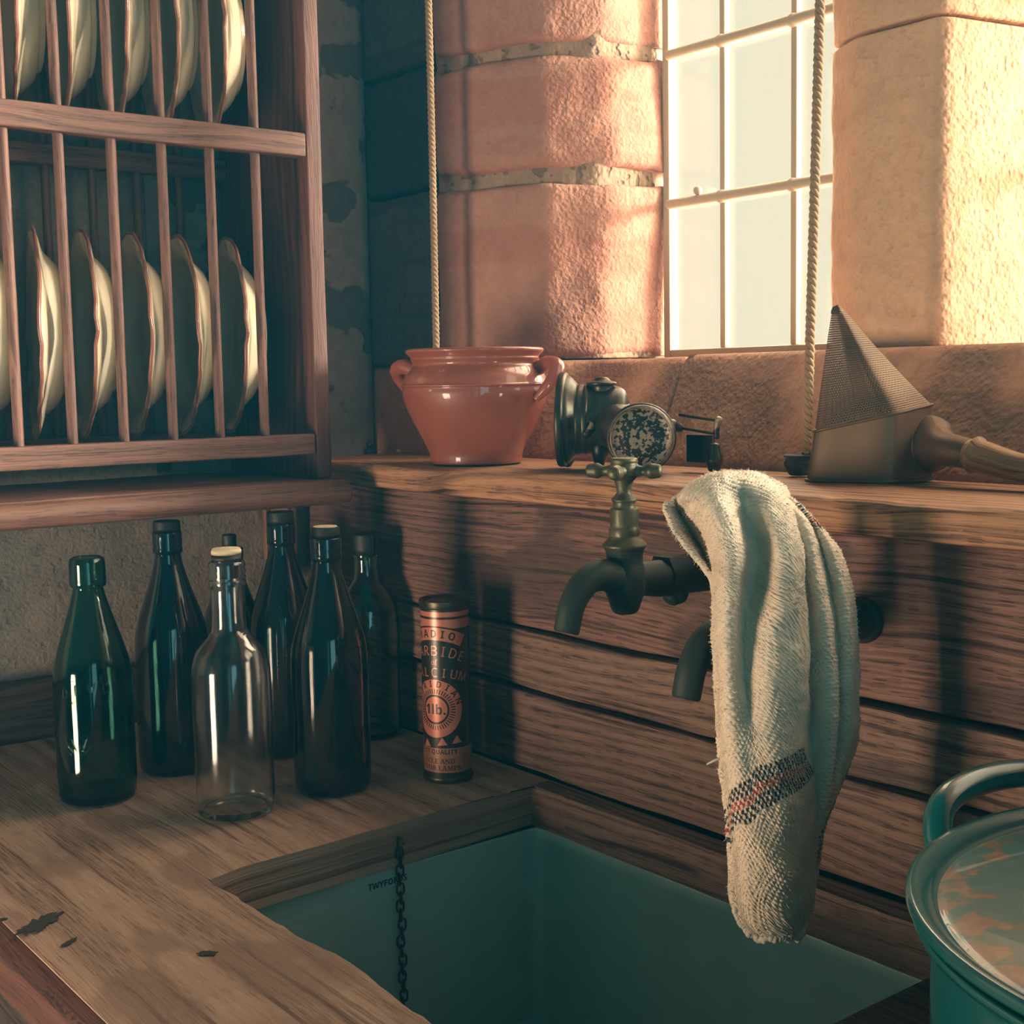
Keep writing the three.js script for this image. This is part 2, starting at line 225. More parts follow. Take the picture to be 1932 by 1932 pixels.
// ------------------------------------------------------------------ the room
const FONT = await new FontLoader().loadAsync('fonts/droid/droid_sans_bold.typeface.json');
const LINK = { wall: -1.685, stone: 1.06, plank: 0.914 };
mesh('floor', grainUV(rbox(2.3, 0.1, 3.7, 0.004), 'x'), M.flag).position.set(0.15, -0.05, -0.02); structure(scene.children.at(-1), 'stone floor tinted blue-green to cool the shadows');
mesh('ceiling', grainUV(rbox(2.4, 0.1, 3.9, 0.004), 'x'), M.tealBounce).position.set(0.16, 2.55, -0.02); structure(scene.children.at(-1), 'ceiling tinted blue-green to cool the shadows');
{ // wall behind the plate rack: plaster below, flaked plaster near the corner
  const wall = structure(group('wall_back'), 'rough plastered wall behind the plate rack');
  const sheet = new THREE.PlaneGeometry(2.1, 2.5, 170, 190); const p = sheet.attributes.position, uv = sheet.attributes.uv;
  for (let i = 0; i < p.count; i++) { const x = p.getX(i), y = p.getY(i); p.setZ(i, (fbm(x * 6, y * 6, 5, 4) - 0.5) * 0.012 + (fbm(x * 28, y * 28, 6, 3) - 0.5) * 0.003 - 0.003); uv.setXY(i, x, y); }
  sheet.computeVertexNormals();
  mesh('plaster', sheet, M.plaster, wall).position.set(0.0, 1.25, LINK.wall);
  mesh('backing', rbox(2.3, 2.6, 0.2, 0.004), M.plaster, wall).position.set(0.12, 1.25, LINK.wall - 0.125);
  const fl = new THREE.PlaneGeometry(0.34, 1.3, 60, 200), q = fl.attributes.position;
  for (let i = 0; i < q.count; i++) { const x = q.getX(i), y = q.getY(i); const e = Math.min(x + 0.17, 0.17 - x, 0.65 - y, y + 0.65); q.setZ(i, 0.006 * smooth(0, 0.01, e) - 0.006 + 0.005 * (fbm(x * 20, y * 20, 8, 4) - 0.5) * smooth(0, 0.02, e)); fl.attributes.uv.setXY(i, x, y); }
  fl.computeVertexNormals();
  mesh('flaked_plaster', fl, M.flaked, wall).position.set(0.885, 1.85, LINK.wall + 0.012);
}
// masonry block from a plan outline [x, z], between two heights, with worn edges and an uneven face
function block(outline, y0, y1, { step = 0.012, fine = 0, back = 99, round = 0.012, amp = 0.004, freq = 22, seed = 1, soft = 3, ny = 0, lean = null, wavy = 0 } = {}) {
  const pts = [];
  for (let i = 0; i < outline.length; i++) { const a = outline[i], b = outline[(i + 1) % outline.length], L = Math.hypot(b[0] - a[0], b[1] - a[1]), n = i >= back ? 2 : Math.max(1, Math.round(L / step)); for (let k = 0; k < n; k++) pts.push([lerp(a[0], b[0], k / n), lerp(a[1], b[1], k / n), i >= back ? 0 : 1]); }
  for (let s = 0; s < soft; s++) { const c = pts.map((p) => p.slice()); for (let i = 0; i < pts.length; i++) if (c[i][2]) { const a = c[(i + pts.length - 1) % pts.length], b = c[(i + 1) % pts.length]; if (a[2] && b[2]) { pts[i][0] = (a[0] + b[0] + 2 * c[i][0]) / 4; pts[i][1] = (a[1] + b[1] + 2 * c[i][1]) / 4; } } }
  const N = pts.length, area = pts.reduce((s, p, i) => s + p[0] * pts[(i + 1) % N][1] - pts[(i + 1) % N][0] * p[1], 0), sgn = area > 0 ? 1 : -1;
  const nor = pts.map((p, i) => { const a = pts[(i + N - 1) % N], b = pts[(i + 1) % N], d = [b[0] - a[0], b[1] - a[1]], L = Math.hypot(...d) || 1; return [sgn * d[1] / L, -sgn * d[0] / L]; });
  const rows = ny || Math.max(4, Math.round((y1 - y0) / step)), ys = [[y0, round], [y0 + round * 0.15, round * 0.5], [y0 + round * 0.5, round * 0.15]];
  for (let k = 0; k <= rows; k++) ys.push([lerp(y0 + round, y1 - round, k / rows), 0]);
  ys.push([y1 - round * 0.5, round * 0.15], [y1 - round * 0.15, round * 0.5], [y1, round]);
  const pos = [], uv = [], idx = []; let arc = 0;
  ys.forEach(([y, inset]) => { arc = 0; for (let i = 0; i <= N; i++) { const k = i % N, p = pts[k]; if (i) arc += Math.hypot(p[0] - pts[i - 1][0], p[1] - pts[i - 1][1]); const d = (p[2] ? (fbm(p[0] * freq, y * freq, p[1] * freq + seed, 4) - 0.5) * 2 * amp + (fbm(p[0] * 90, y * 90, p[1] * 90 + seed, 2) - 0.5) * amp * 0.5 - inset * (0.7 + 0.6 * noise3(p[0] * 40, y * 3, p[1] * 40 + seed)) : 0); let X = p[0] + nor[k][0] * d, Z = p[1] + nor[k][1] * d; const yy = y; y = yy + (wavy && p[2] ? wavy * ((fbm(arc * 7, seed + (yy > (y0 + y1) / 2 ? 5 : 0), 1, 3) - 0.5) * 2 + (yy > (y0 + y1) / 2 ? -1 : 1) * 0.2) * (smooth(0.06, 0, yy - y0) + smooth(0.06, 0, y1 - yy)) : 0); if (lean) [X, Z] = lean(X, y, Z); pos.push(X, y, Z); uv.push(arc + seed * 0.31, y + seed * 0.17); y = yy; } });
  const W = N + 1; for (let j = 0; j < ys.length - 1; j++) for (let i = 0; i < N; i++) { const a = j * W + i, b = a + W; sgn > 0 ? idx.push(a, b, b + 1, a, b + 1, a + 1) : idx.push(a, b + 1, b, a, a + 1, b + 1); }
  const tri = THREE.ShapeUtils.triangulateShape(pts.map((p) => new THREE.Vector2(p[0], p[1])), []);
  for (const [row, up] of [[0, false], [ys.length - 1, true]]) { const base = pos.length / 3; for (let i = 0; i < N; i++) { const k = (row * W + i) * 3; pos.push(pos[k], pos[k + 1], pos[k + 2]); uv.push(pos[k], pos[k + 2]); } for (const t of tri) { const [a, b, c] = t.map((x) => x + base); (up === (sgn > 0)) ? idx.push(a, c, b) : idx.push(a, b, c); } }
  const g = new THREE.BufferGeometry(); g.setAttribute('position', new THREE.Float32BufferAttribute(pos, 3)); g.setAttribute('uv', new THREE.Float32BufferAttribute(uv, 2)); g.setIndex(idx); g.computeVertexNormals(); return g;
}
const SILL = 1.366, HEAD = 2.30;
{ // wall with the two windows
  const wall = structure(group('wall_right'), 'sandstone window wall of large coursed blocks');
  const face = [[1.06, -1.72], [1.06, -1.522], [1.16, -1.522], [1.16, -1.72]], jamb = [[1.066, -1.516], [1.062, -1.512], [1.13, -1.368], [1.203, -1.317], [1.285, -1.309], [1.318, -1.312], [1.318, -1.70], [1.17, -1.70], [1.17, -1.516]];
  const inset = (o, d) => { const cx = 1.2, cz = -1.55; return o.map(([x, z]) => [x + Math.sign(cx - x) * d * (x < 1.3 ? 1 : 0), z - (z > -1.6 ? d : 0)]); };
  const ys = [1.00, 1.18, 1.362, 1.606, 1.772, 2.06, 2.32];
  for (let i = 0; i < ys.length - 1; i++) {
    if (ys[i + 1] < 1.37) continue;
    mesh('stone', block(face, ys[i] + 0.004, ys[i + 1] - 0.004, { back: 2, seed: i + 12, amp: 0.004, round: 0.006, step: 0.012, soft: 1 }), i === 3 ? M.cornerStone2 : M.cornerStone, wall);
    mesh('stone', block(jamb, ys[i] + 0.009, ys[i + 1] - 0.009, { wavy: i === 2 ? 0.003 : 0.008, back: 4, seed: i + 2, amp: 0.004, round: 0.010 + 0.004 * (i % 2), step: 0.009, soft: 2, lean: (X, y, Z) => [X, Z - smooth(1.16, 1.23, X) * 0.006 * Math.sin(y * 9 + i)] }), M.stone, wall);
  }
  mesh('mortar', block(inset(jamb, 0.010), SILL + 0.002, 2.32, { back: 4, seed: 20, amp: 0.004, freq: 60, step: 0.008, round: 0.002, soft: 1 }), M.mortar, wall);
  // mullion between the windows, then the pier beyond the second window
  const mull = [[1.30, -1.018], [1.272, -1.014], [1.24, -0.953], [1.24, -0.842], [1.34, -0.822], [1.45, -0.803], [1.462, -0.803], [1.462, -0.86], [1.33, -0.90], [1.318, -1.018]];
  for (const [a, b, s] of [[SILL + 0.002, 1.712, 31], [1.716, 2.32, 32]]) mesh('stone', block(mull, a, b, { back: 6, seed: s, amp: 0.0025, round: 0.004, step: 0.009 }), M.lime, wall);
  const pier = [[1.06, 0.48], [1.06, 1.72], [1.462, 1.72], [1.462, 0.32], [1.28, 0.32]];
  mesh('stone', block(pier, 1.0, 2.32, { step: 0.04, seed: 41 }), M.stone, wall);
  // sill course, cut on the slant
  const cut = [-1.74, 0, 0, 0.4, 1.72];
  const j1t = atX(1366, 684, 1.255).z, j1b = atX(1312, 792, 1.16).z; cut[1] = -1.475; cut[2] = (j1t + j1b) / 2; cut[3] = -0.52;
  const slant = [0, 0, (j1t - j1b) * 0.6, 0.05, 0];
  const splay = (z) => clamp((z < -1.368 ? 1.06 + (z + 1.518) * 0.4667 : z < -1.317 ? 1.13 + (z + 1.368) * 1.431 : 1.27) - 0.010, 1.092, 1.178) - 1.092;      // the sill slopes up to the glass
  for (let i = 0; i < 4; i++) {
    const x0 = i === 0 ? 1.062 : 1.092 + 0.002 * (i % 2), z0 = cut[i] + (i ? 0.003 : 0), z1 = cut[i + 1] - 0.003;
    mesh('stone', block([[x0, z0], [x0, z1], [1.318, z1], [1.318, z0]], 1.205, SILL - (i === 0 ? 0.003 : 0) + 0.002 * (i === 2), { back: i === 0 ? 1 : 3, seed: 50 + i, amp: 0.004, round: 0.009, step: 0.009, soft: 0, lean: (X, y, Z) => { const k = clamp((Z - z0) / (z1 - z0)); return [X < 1.2 ? X + Math.max(0, y - 1.243) / 0.123 * (i ? splay(Z) : 0) : X, Z + (y - 1.30) / 0.11 * lerp(slant[i], slant[i + 1], k)]; } }), M.sill, wall);
  }
  mesh('mortar', block([[1.100, -1.46], [1.100, 1.70], [1.31, 1.70], [1.31, -1.46]], 1.21, SILL - 0.006, { back: 1, seed: 66, amp: 0.002, round: 0.002, step: 0.012, soft: 0, lean: (X, y, Z) => [X < 1.2 ? X + Math.max(0, y - 1.243) / 0.123 * splay(Z) + 0.004 : X, Z] }), M.mortar, wall);
  mesh('mortar', rbox(0.20, 0.19, 3.4, 0.004), M.mortar, wall).position.set(1.21, 1.145, -0.01);
  mesh('stone', grainUV(rbox(0.16, 0.17, 2.60, 0.006), 'z'), M.sill, wall).position.set(1.382, 1.2825, 0.44);
  mesh('lower_masonry', rbox(0.24, 1.06, 3.5, 0.004), M.mortar, wall).position.set(1.195, 0.53, -0.01);
  mesh('lintel', grainUV(rbox(0.40, 0.34, 3.5, 0.01), 'z'), M.stone, wall).position.set(1.26, 2.47, -0.01);
}
// leaded windows: iron bars and separate panes
function leadedWindow(name, at, zs, ys, label, turn = 0, bolt = false) {
  const w = structure(group(name, at), label); w.rotation.y = turn;
  const z0 = zs[0], z1 = zs.at(-1), y0 = ys[0], y1 = ys.at(-1), f = 0.012;
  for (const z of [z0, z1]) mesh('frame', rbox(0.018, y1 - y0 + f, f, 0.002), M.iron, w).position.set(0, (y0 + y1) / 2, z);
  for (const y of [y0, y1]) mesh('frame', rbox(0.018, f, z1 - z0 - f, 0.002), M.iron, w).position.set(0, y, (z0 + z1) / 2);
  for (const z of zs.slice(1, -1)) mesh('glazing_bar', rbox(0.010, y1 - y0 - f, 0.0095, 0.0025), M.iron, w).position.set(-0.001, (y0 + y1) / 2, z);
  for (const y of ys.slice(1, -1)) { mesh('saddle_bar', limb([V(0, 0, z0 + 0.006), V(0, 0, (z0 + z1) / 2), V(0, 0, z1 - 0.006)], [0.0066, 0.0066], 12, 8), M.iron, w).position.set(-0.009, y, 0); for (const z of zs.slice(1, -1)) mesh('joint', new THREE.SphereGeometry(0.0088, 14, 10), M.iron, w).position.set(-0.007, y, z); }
  for (let i = 0; i < zs.length - 1; i++) for (let j = 0; j < ys.length - 1; j++) mesh('pane', rbox(0.003, ys[j + 1] - ys[j] - 0.008, zs[i + 1] - zs[i] - 0.008, 0.001), M.pane, w).position.set(0.004, (ys[j] + ys[j + 1]) / 2, (zs[i] + zs[i + 1]) / 2);
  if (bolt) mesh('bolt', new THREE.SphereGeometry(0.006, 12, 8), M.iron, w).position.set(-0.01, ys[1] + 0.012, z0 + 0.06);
  return w;
}
leadedWindow('window_1', [1.298, 0, 0], [-1.300, -1.201, -1.084, -1.008], [1.372, 1.5716, 1.766, 1.96, 2.154, 2.31], 'leaded window of small panes beside the rope', 0, true);
leadedWindow('window_2', [1.446, 0, 0], [-0.795, -0.67, -0.545, -0.42, -0.295, -0.17, -0.045, 0.08, 0.205, 0.32], [1.372, 1.5716, 1.766, 1.96, 2.154, 2.31], 'leaded window of small panes beyond the stone mullion');
leadedWindow('window_3', [-0.985, 0, 0], [-1.23, -1.095, -0.965, -0.83], [0.50, 0.71, 0.93, 1.14], 'low leaded window in the wall opposite');
{ // the two unseen walls, tinted teal to cool the shadows, with window and doorway
  const wl = structure(group('wall_left'), 'wall tinted blue-green to cool the shadows, with a leaded window');
  for (const [y0, y1, z0, z1] of [[0, 0.49, -1.80, 1.80], [1.15, 2.5, -1.80, 1.80], [0.49, 1.15, -1.80, -1.24], [0.49, 1.15, -0.82, 1.80]]) mesh('masonry', grainUV(rbox(0.12, y1 - y0, z1 - z0, 0.003), 'z'), M.tealBounce, wl).position.set(-0.96, (y0 + y1) / 2, (z0 + z1) / 2);
  const wf = structure(group('wall_front'), 'wall tinted blue-green to cool the shadows, with a doorway');
  for (const [x0, x1, y0, y1] of [[-1.02, -0.7, 0, 2.5], [0.1, 1.06, 0, 2.5], [-0.7, 0.1, 2.05, 2.5]]) mesh('masonry', grainUV(rbox(x1 - x0, y1 - y0, 0.16, 0.003), 'x'), M.tealBounce, wf).position.set((x0 + x1) / 2, (y0 + y1) / 2, 1.80);
}

// ------------------------------------------------------------------ joinery
{ // boarding below the window: overlapping rough planks
  const t = structure(group('trim_1', [LINK.plank, 0, 0]), 'rough dark planks lining the wall below the window');
  const rows = [[0.9005, 0.990, 0.0, M.plank2], [0.996, 1.0605, 0.003, M.plank2], [1.0655, 1.2085, 0.001, M.plank]];
  rows.forEach(([y0, y1, push, mat], k) => {
    const L = 3.3, h = y1 - y0, g = rbox(0.026, h, L, 0.005, [1, 6, 220], (v) => { const q = v.x < 0 ? 1 : 0; v.x += q * ((fbm(v.y * 30, v.z * 7, k * 7 + 1, 3) - 0.5) * 0.006); if (Math.abs(v.y) > h / 2 - 0.006) v.y += (fbm(v.z * 12, k * 5 + Math.sign(v.y), 3, 3) - 0.5) * 0.005; });
    mesh('plank', grainUV(g, 'z', k * 0.23, k * 0.07), mat, t).position.set(0.014 - push, (y0 + y1) / 2, 0.02);
  });
  mesh('batten', grainUV(rbox(0.10, 1.2, 3.3, 0.003), 'z'), M.darkwood, t).position.set(0.087, 0.60, 0.02);
}
{ // window shelf
  const t = tag(group('window_shelf', [0.985, 1.2245, 0]), 'thick worn wooden shelf board under the window carrying the clay pot', 'shelf');
  const g = rbox(0.208, 0.030, 3.28, 0.006, [10, 2, 240], (v) => { if (v.x < -0.08) { v.x += (fbm(v.z * 9, v.y * 20, 4, 3) - 0.5) * 0.008; v.y += (fbm(v.z * 7, 2, 8, 3) - 0.5) * 0.004; if (v.y > 0.006 && v.x < -0.099) v.y -= 0.002 * noise3(v.z * 40, 1, 1); } if (v.z > 0.9) v.z += 0; });
  mesh('board', grainUV(g, 'z'), M.shelf, t).position.set(0, 0, 0.02);
  mesh('lip', grainUV(rbox(0.006, 0.006, 3.2, 0.002, [1, 1, 120], (v) => { v.y += (fbm(v.z * 9, 5, 5, 3) - 0.5) * 0.003; }), 'z'), M.shelf, t).position.set(-0.103, -0.004, 0.02);
}
{ // baseboard on the back wall
  const b = mesh('baseboard_back', grainUV(rbox(1.7, 0.076, 0.014, 0.003, [80, 2, 1], (v) => { v.y += v.y > 0 ? (fbm(v.x * 8, 2, 3, 3) - 0.5) * 0.006 : 0; }), 'x'), M.darkwood); b.position.set(0.05, 0.939, LINK.wall + 0.016); structure(b, 'dark low board along the foot of the plastered wall');
}
const HOLE = { x0: 0.493, x1: 0.884, z0: -1.086, z1: -0.552 };
{ // worktop with the sink opening, grain running along the window wall
  const t = tag(group('worktop', [0, 0.9, 0]), 'thick weathered wooden worktop with an opening over the sink', 'worktop');
  const th = 0.045, ragged = (z, s) => (fbm(z * 18, s, 3, 4) - 0.5) * 0.012 + (fbm(z * 70, s, 9, 2) - 0.5) * 0.004;
  const top = (v) => { if (v.y > 0.015) v.y += (fbm(v.x * 10, v.z * 3, 12, 3) - 0.5) * 0.003; };
  const board = (x0, x1, z0, z1, edge, s, nm, mat = M.counter) => {
    const cx = (x0 + x1) / 2, cz = (z0 + z1) / 2, g = rbox(x1 - x0, th, z1 - z0, 0.0007, [Math.ceil((x1 - x0) / 0.012), 3, Math.ceil((z1 - z0) / 0.012)], (v) => { edge(v, v.x + cx, v.z + cz); top(v); });
    const q = grainUV(g, 'z', s * 0.37 + cz, cx + s * 0.11); mesh(nm, q, mat, t).position.set(cx, -th / 2, cz);
  };
  // front board: right edge ragged over the sink, left edge worn round
  board(0.302, 0.3205, -1.664, 1.0, (v, X, Z) => { if (v.y > 0) v.y -= 0.0035 + Math.pow(clamp((0.3205 - X) / 0.0185), 2) * 0.011 * (0.7 + 0.6 * noise3(Z * 9, 1, 2)); v.x += X < 0.31 ? 0.005 * noise3(Z * 12, 4, 2) : 0; }, 1, 'nosing', M.edge);
  board(0.3207, HOLE.x0, -1.664, 1.0, (v, X, Z) => { if (X > HOLE.x0 - 0.004 && Z > HOLE.z0 - 0.01 && Z < HOLE.z1) v.x += ragged(Z, 4) - 0.001 + (Z > -0.93 && Z < -0.8 ? 0.006 * Math.sin((Z + 0.93) / 0.13 * 3.14) : 0); if (X < 0.34 && v.y > 0) v.y -= 0.0035 * ((0.34 - X) / 0.02) ** 2; }, 0, 'board');
  board(HOLE.x0, 0.912, -1.664, HOLE.z0, (v, X, Z) => { if (Z > HOLE.z0 - 0.004) v.z += -0.02 * (X - HOLE.x0) / 0.39 * 0.9 + ragged(X + 5, 7) * 0.45 + (X < 0.53 ? 0.010 * (0.53 - X) / 0.04 : 0); }, 0, 'board');
  board(HOLE.x1, 0.912, HOLE.z0 - 0.02, HOLE.z1, (v, X, Z) => { if (X < HOLE.x1 + 0.004) v.x += ragged(Z, 11) * 0.3; }, 3, 'back_strip', M.plank2);
  board(HOLE.x0, 0.912, HOLE.z1, 1.0, (v, X, Z) => { }, 2, 'board', M.darkwood);  // right-hand board in dark wood, its shade put into the colour
  // dark knots and a burnt patch, as in the grain
  const spot = (px, py, rx, rz, rot, s, n = 26) => { const c = atY(px, py, 0.9), sh = new THREE.Shape(); for (let i = 0; i <= n; i++) { const a = i / n * 6.2832, k = 0.55 + 1.1 * (fbm(Math.cos(a) * 5 + s, Math.sin(a) * 5, s, 4) - 0.2); const x = Math.cos(a) * rx * k, y = Math.sin(a) * rz * k, X = x * Math.cos(rot) - y * Math.sin(rot), Y = x * Math.sin(rot) + y * Math.cos(rot); i ? sh.lineTo(X, Y) : sh.moveTo(X, Y); } const g = new THREE.ExtrudeGeometry(sh, { depth: 0.0008, bevelEnabled: false }); g.rotateX(-Math.PI / 2); mesh('stain', g, M.char, t).position.set(c.x, 0.0004, c.z); };
  spot(75, 1745, 0.024, 0.011, 0.62, 3, 120); spot(392, 1800, 0.008, 0.004, -0.6, 5); spot(130, 1780, 0.010, 0.003, 0.6, 7); spot(4, 1737, 0.004, 0.003, 0, 8); spot(520, 1645, 0.006, 0.0012, 0.5, 9);
}
{ // cabinet under the worktop
  const t = tag(group('sink_cabinet', [0, 0, 0]), 'dark boarded cupboard front below the worktop edge', 'cabinet');
  for (let i = 0; i < 12; i++) mesh('board', grainUV(rbox(0.022, 0.80, 0.19, 0.003), 'y', i * 0.3, i * 0.05), M.darkwood, t).position.set(0.345, 0.45, -1.55 + i * 0.194);
  mesh('rail', grainUV(rbox(0.03, 0.07, 2.4, 0.003), 'z'), M.darkwood, t).position.set(0.335, 0.815, -0.46);
}
{ // stoneware sink, hollow, its rim under the worktop
  const t = tag(group('butler_sink', [0, 0, 0]), 'deep white stoneware sink set under the worktop', 'sink');
  const x0 = 0.478, x1 = 0.888, z0 = -1.100, z1 = -0.535, y0 = 0.64, y1 = 0.8545, w = 0.03;
  const A = new THREE.Shape(), ring = (s, a, b, c, d, r) => { s.moveTo(a + r, c); s.lineTo(b - r, c); s.quadraticCurveTo(b, c, b, c + r); s.lineTo(b, d - r); s.quadraticCurveTo(b, d, b - r, d); s.lineTo(a + r, d); s.quadraticCurveTo(a, d, a, d - r); s.lineTo(a, c + r); s.quadraticCurveTo(a, c, a + r, c); };
  ring(A, x0 - w, x1 + 0.02, -z1 - w, -z0 + w, 0.015); const H = new THREE.Path(); ring(H, x0, x1, -z1, -z0, 0.02); A.holes.push(H);
  const walls = new THREE.ExtrudeGeometry(A, { depth: y1 - y0 - 0.004, bevelEnabled: true, bevelSize: 0.002, bevelThickness: 0.002, bevelSegments: 2, curveSegments: 10 }); walls.rotateX(-Math.PI / 2); walls.translate(0, y0 + 0.002, 0);
  mesh('basin', walls, M.ceramic, t);
  const base = rbox(x1 - x0 + 0.04, 0.03, z1 - z0 + 0.05, 0.004); mesh('bottom', base, M.ceramic, t).position.set((x0 + x1) / 2, y0 - 0.014, (z0 + z1) / 2);
  const g = new TextGeometry('TWYFORDS', { font: FONT, size: 0.0062, depth: 0.0004, curveSegments: 3 }); g.computeBoundingBox(); const tw = g.boundingBox.max.x;
  g.scale(0.046 / tw, 0.046 / tw, 1); mesh('maker_mark', g, M.ink, t).position.set(0.6685, 0.8380, z0 + 0.0021);
}

// ------------------------------------------------------------------ plate rack and plates
{
  const t = tag(group('plate_rack', [0, 0, 0]), 'wall-hung wooden plate rack with dowel dividers and moulded ledge', 'plate rack');
  const F = -1.43, B = -1.664, X0 = 0.372, X1 = 0.8365, wob = (s) => (v) => { v.y += (fbm(v.x * 9, s, v.z * 30, 3) - 0.5) * 0.003; v.z += (fbm(v.x * 11, v.y * 30, s, 2) - 0.5) * 0.002; };
  const board = (nm, x0, x1, y0, y1, z0, z1, ax, s, mat = M.rack) => mesh(nm, grainUV(rbox(x1 - x0, y1 - y0, z1 - z0, 0.0025, ax === 'x' ? [70, 2, 2] : [2, 50, 2], ax === 'x' ? wob(s) : (v) => { v.x += (fbm(v.y * 8, s, v.z * 20, 3) - 0.5) * 0.003; }), ax, s * 0.21, s * 0.043), mat, t).position.set((x0 + x1) / 2, (y0 + y1) / 2, (z0 + z1) / 2);
  board('end_panel', 0.8155, X1, 1.2245, 2.06, B, F, 'y', 1, M.panel);
  board('end_panel', X0 - 0.02, X0, 1.2245, 2.06, B, F, 'y', 2, M.panel);  // unseen left end, set close in to keep side light off the plates
  for (const [y0, y1] of [[1.6125, 1.6405], [1.2545, 1.2800], [1.985, 2.02]]) board('rail', X0, 0.815, y0, y1, F - 0.022, F + 0.0005, 'x', 3 + y0 * 10);
  for (const [y0, y1] of [[1.612, 1.638], [1.254, 1.28], [1.985, 2.02]]) board('back_rail', X0, 0.815, y0, y1, B, B + 0.022, 'x', 5 + y0 * 7);
  board('bottom_board', X0, 0.843, 1.2085, 1.2240, B, -1.402, 'x', 17);
  { const s = new THREE.Shape(); s.moveTo(-0.02, -0.012); s.lineTo(0, -0.012); s.absarc(0, 0, 0.012, -Math.PI / 2, Math.PI / 2, false); s.lineTo(-0.02, 0.012); const g = new THREE.ExtrudeGeometry(s, { depth: 0.475, bevelEnabled: true, bevelSize: 0.002, bevelThickness: 0.003, bevelSegments: 2, steps: 60, curveSegments: 10 }); g.rotateY(-Math.PI / 2); g.rotateY(0); const p = g.attributes.position; for (let i = 0; i < p.count; i++) p.setY(i, p.getY(i) + (fbm(p.getX(i) * 7, 3, 3, 3) - 0.5) * 0.003); g.computeVertexNormals(); const m = mesh('moulding', grainUV(g, 'x', 0.1, 0.02), M.rack, t); m.position.set(0.838, 1.2080, -1.402); }
  const dx = 0.0583;
  for (let k = -9; k <= 5; k++) { const x = 0.4605 + k * dx; if (x < X0 + 0.02) continue; for (const [y0, y1] of [[1.278, 1.615], [1.638, 1.987]]) for (const z of [F - 0.011, B + 0.011]) mesh('dowel', grainUV(place(new THREE.CylinderGeometry(0.0056, 0.0056, y1 - y0, 12, 4), x, (y0 + y1) / 2, z), 'y', k * 0.13, k * 0.031), M.rack, t); }
}
{ // bracket in the corner, against the planks
  const t = tag(group('wall_bracket', [0.880, 1.196, LINK.wall + 0.008]), 'small pale wooden bracket with a slanted foot in the corner behind the bottles', 'bracket');
  const sh = new THREE.Shape(); sh.moveTo(0, 0); sh.lineTo(0.050, 0); sh.lineTo(0.050, -0.085); sh.lineTo(0.026, -0.122); sh.lineTo(0, -0.132); sh.lineTo(0, 0);
  const br = new THREE.ExtrudeGeometry(sh, { depth: 0.012, bevelEnabled: true, bevelSize: 0.001, bevelThickness: 0.001, bevelSegments: 1 }); br.rotateY(-Math.PI / 2); br.translate(0.012, 0, 0);
  mesh('cheek', grainUV(br, 'y', 0.4, 0.1), M.rack, t); mesh('back_plate', grainUV(rbox(0.030, 0.10, 0.010, 0.002), 'y'), M.rack, t).position.set(0.005, -0.052, -0.002);
}
{ // soup plates on edge: bowl towards -x, foot towards +x
  const out = [[0.00001, 0.031], [0.055, 0.031], [0.058, 0.0355], [0.066, 0.036], [0.069, 0.031], [0.078, 0.0275], [0.088, 0.018], [0.094, 0.011], [0.108, 0.006], [0.1195, 0.0025]];
  const lip = [[0.1195, 0.0025], [0.122, 0.0012], [0.1225, -0.0006], [0.121, -0.0018], [0.1185, -0.0012]];
  const inn = [[0.1185, -0.0012], [0.106, 0.0015], [0.092, 0.006], [0.084, 0.015], [0.074, 0.023], [0.055, 0.0265], [0.00001, 0.027]];
  const wavy = (g, s) => { const p = g.attributes.position; for (let i = 0; i < p.count; i++) { const x = p.getX(i), z = p.getZ(i), r = Math.hypot(x, z), a = Math.atan2(z, x), k = smooth(0.09, 0.12, r); p.setY(i, p.getY(i) + k * 0.0016 * (noise3(Math.cos(a) * 7 + 9, Math.sin(a) * 7 + 9, s) - 0.5) * 2); const q = 1 + k * 0.006 * (noise3(Math.cos(a) * 10, Math.sin(a) * 10, s + 4) - 0.5); p.setX(i, x * q); p.setZ(i, z * q); } g.rotateZ(-Math.PI / 2); g.computeVertexNormals(); return g; };
  const make = (s) => ({ bowl: wavy(lathe([...rounded(out, 50), ...rounded(inn, 36)], 96), s), rim: wavy(lathe(rounded(lip, 12), 96), s) });
  const kinds = [make(1), make(2), make(3)];
  const plate = (x, y, lean, k, turn, label, grp) => { const p = tag(group('soup_plate', [x, y, -1.547]), label, 'plate', grp); mesh('body', kinds[k % 3].bowl, M.plate, p); mesh('glazed_edge', kinds[k % 3].rim, M.rim, p); p.rotation.set(0, turn, lean); return p; };
  const low = [0.459, 0.5172, 0.5729, 0.6345, 0.6955, 0.7600], order = ['sixth', 'fifth', 'fourth', 'third', 'second', 'first'], lean = [0.03, 0.03, 0.02, 0.01, 0.0, 0.008];
  low.forEach((x, i) => plate(x, 1.4030, -lean[i], i, -[0.26, 0.26, 0.22, 0.21, 0.235, 0.27][i], `cream soup plate, ${order[i]} from the corner end panel, lower tier of the rack`, 'plates in the lower tier'));
  low.slice(1).forEach((x, i) => plate(x - [0.013, 0.012, 0.012, 0.013, 0.016][i], 1.7640, [0.0, 0.02, 0.03, 0.02, 0.04][i], i + 1, -[0.22, 0.225, 0.215, 0.22, 0.25][i], `cream soup plate, ${order[i + 1]} from the corner end panel, upper tier of the rack`, 'plates in the upper tier'));
}

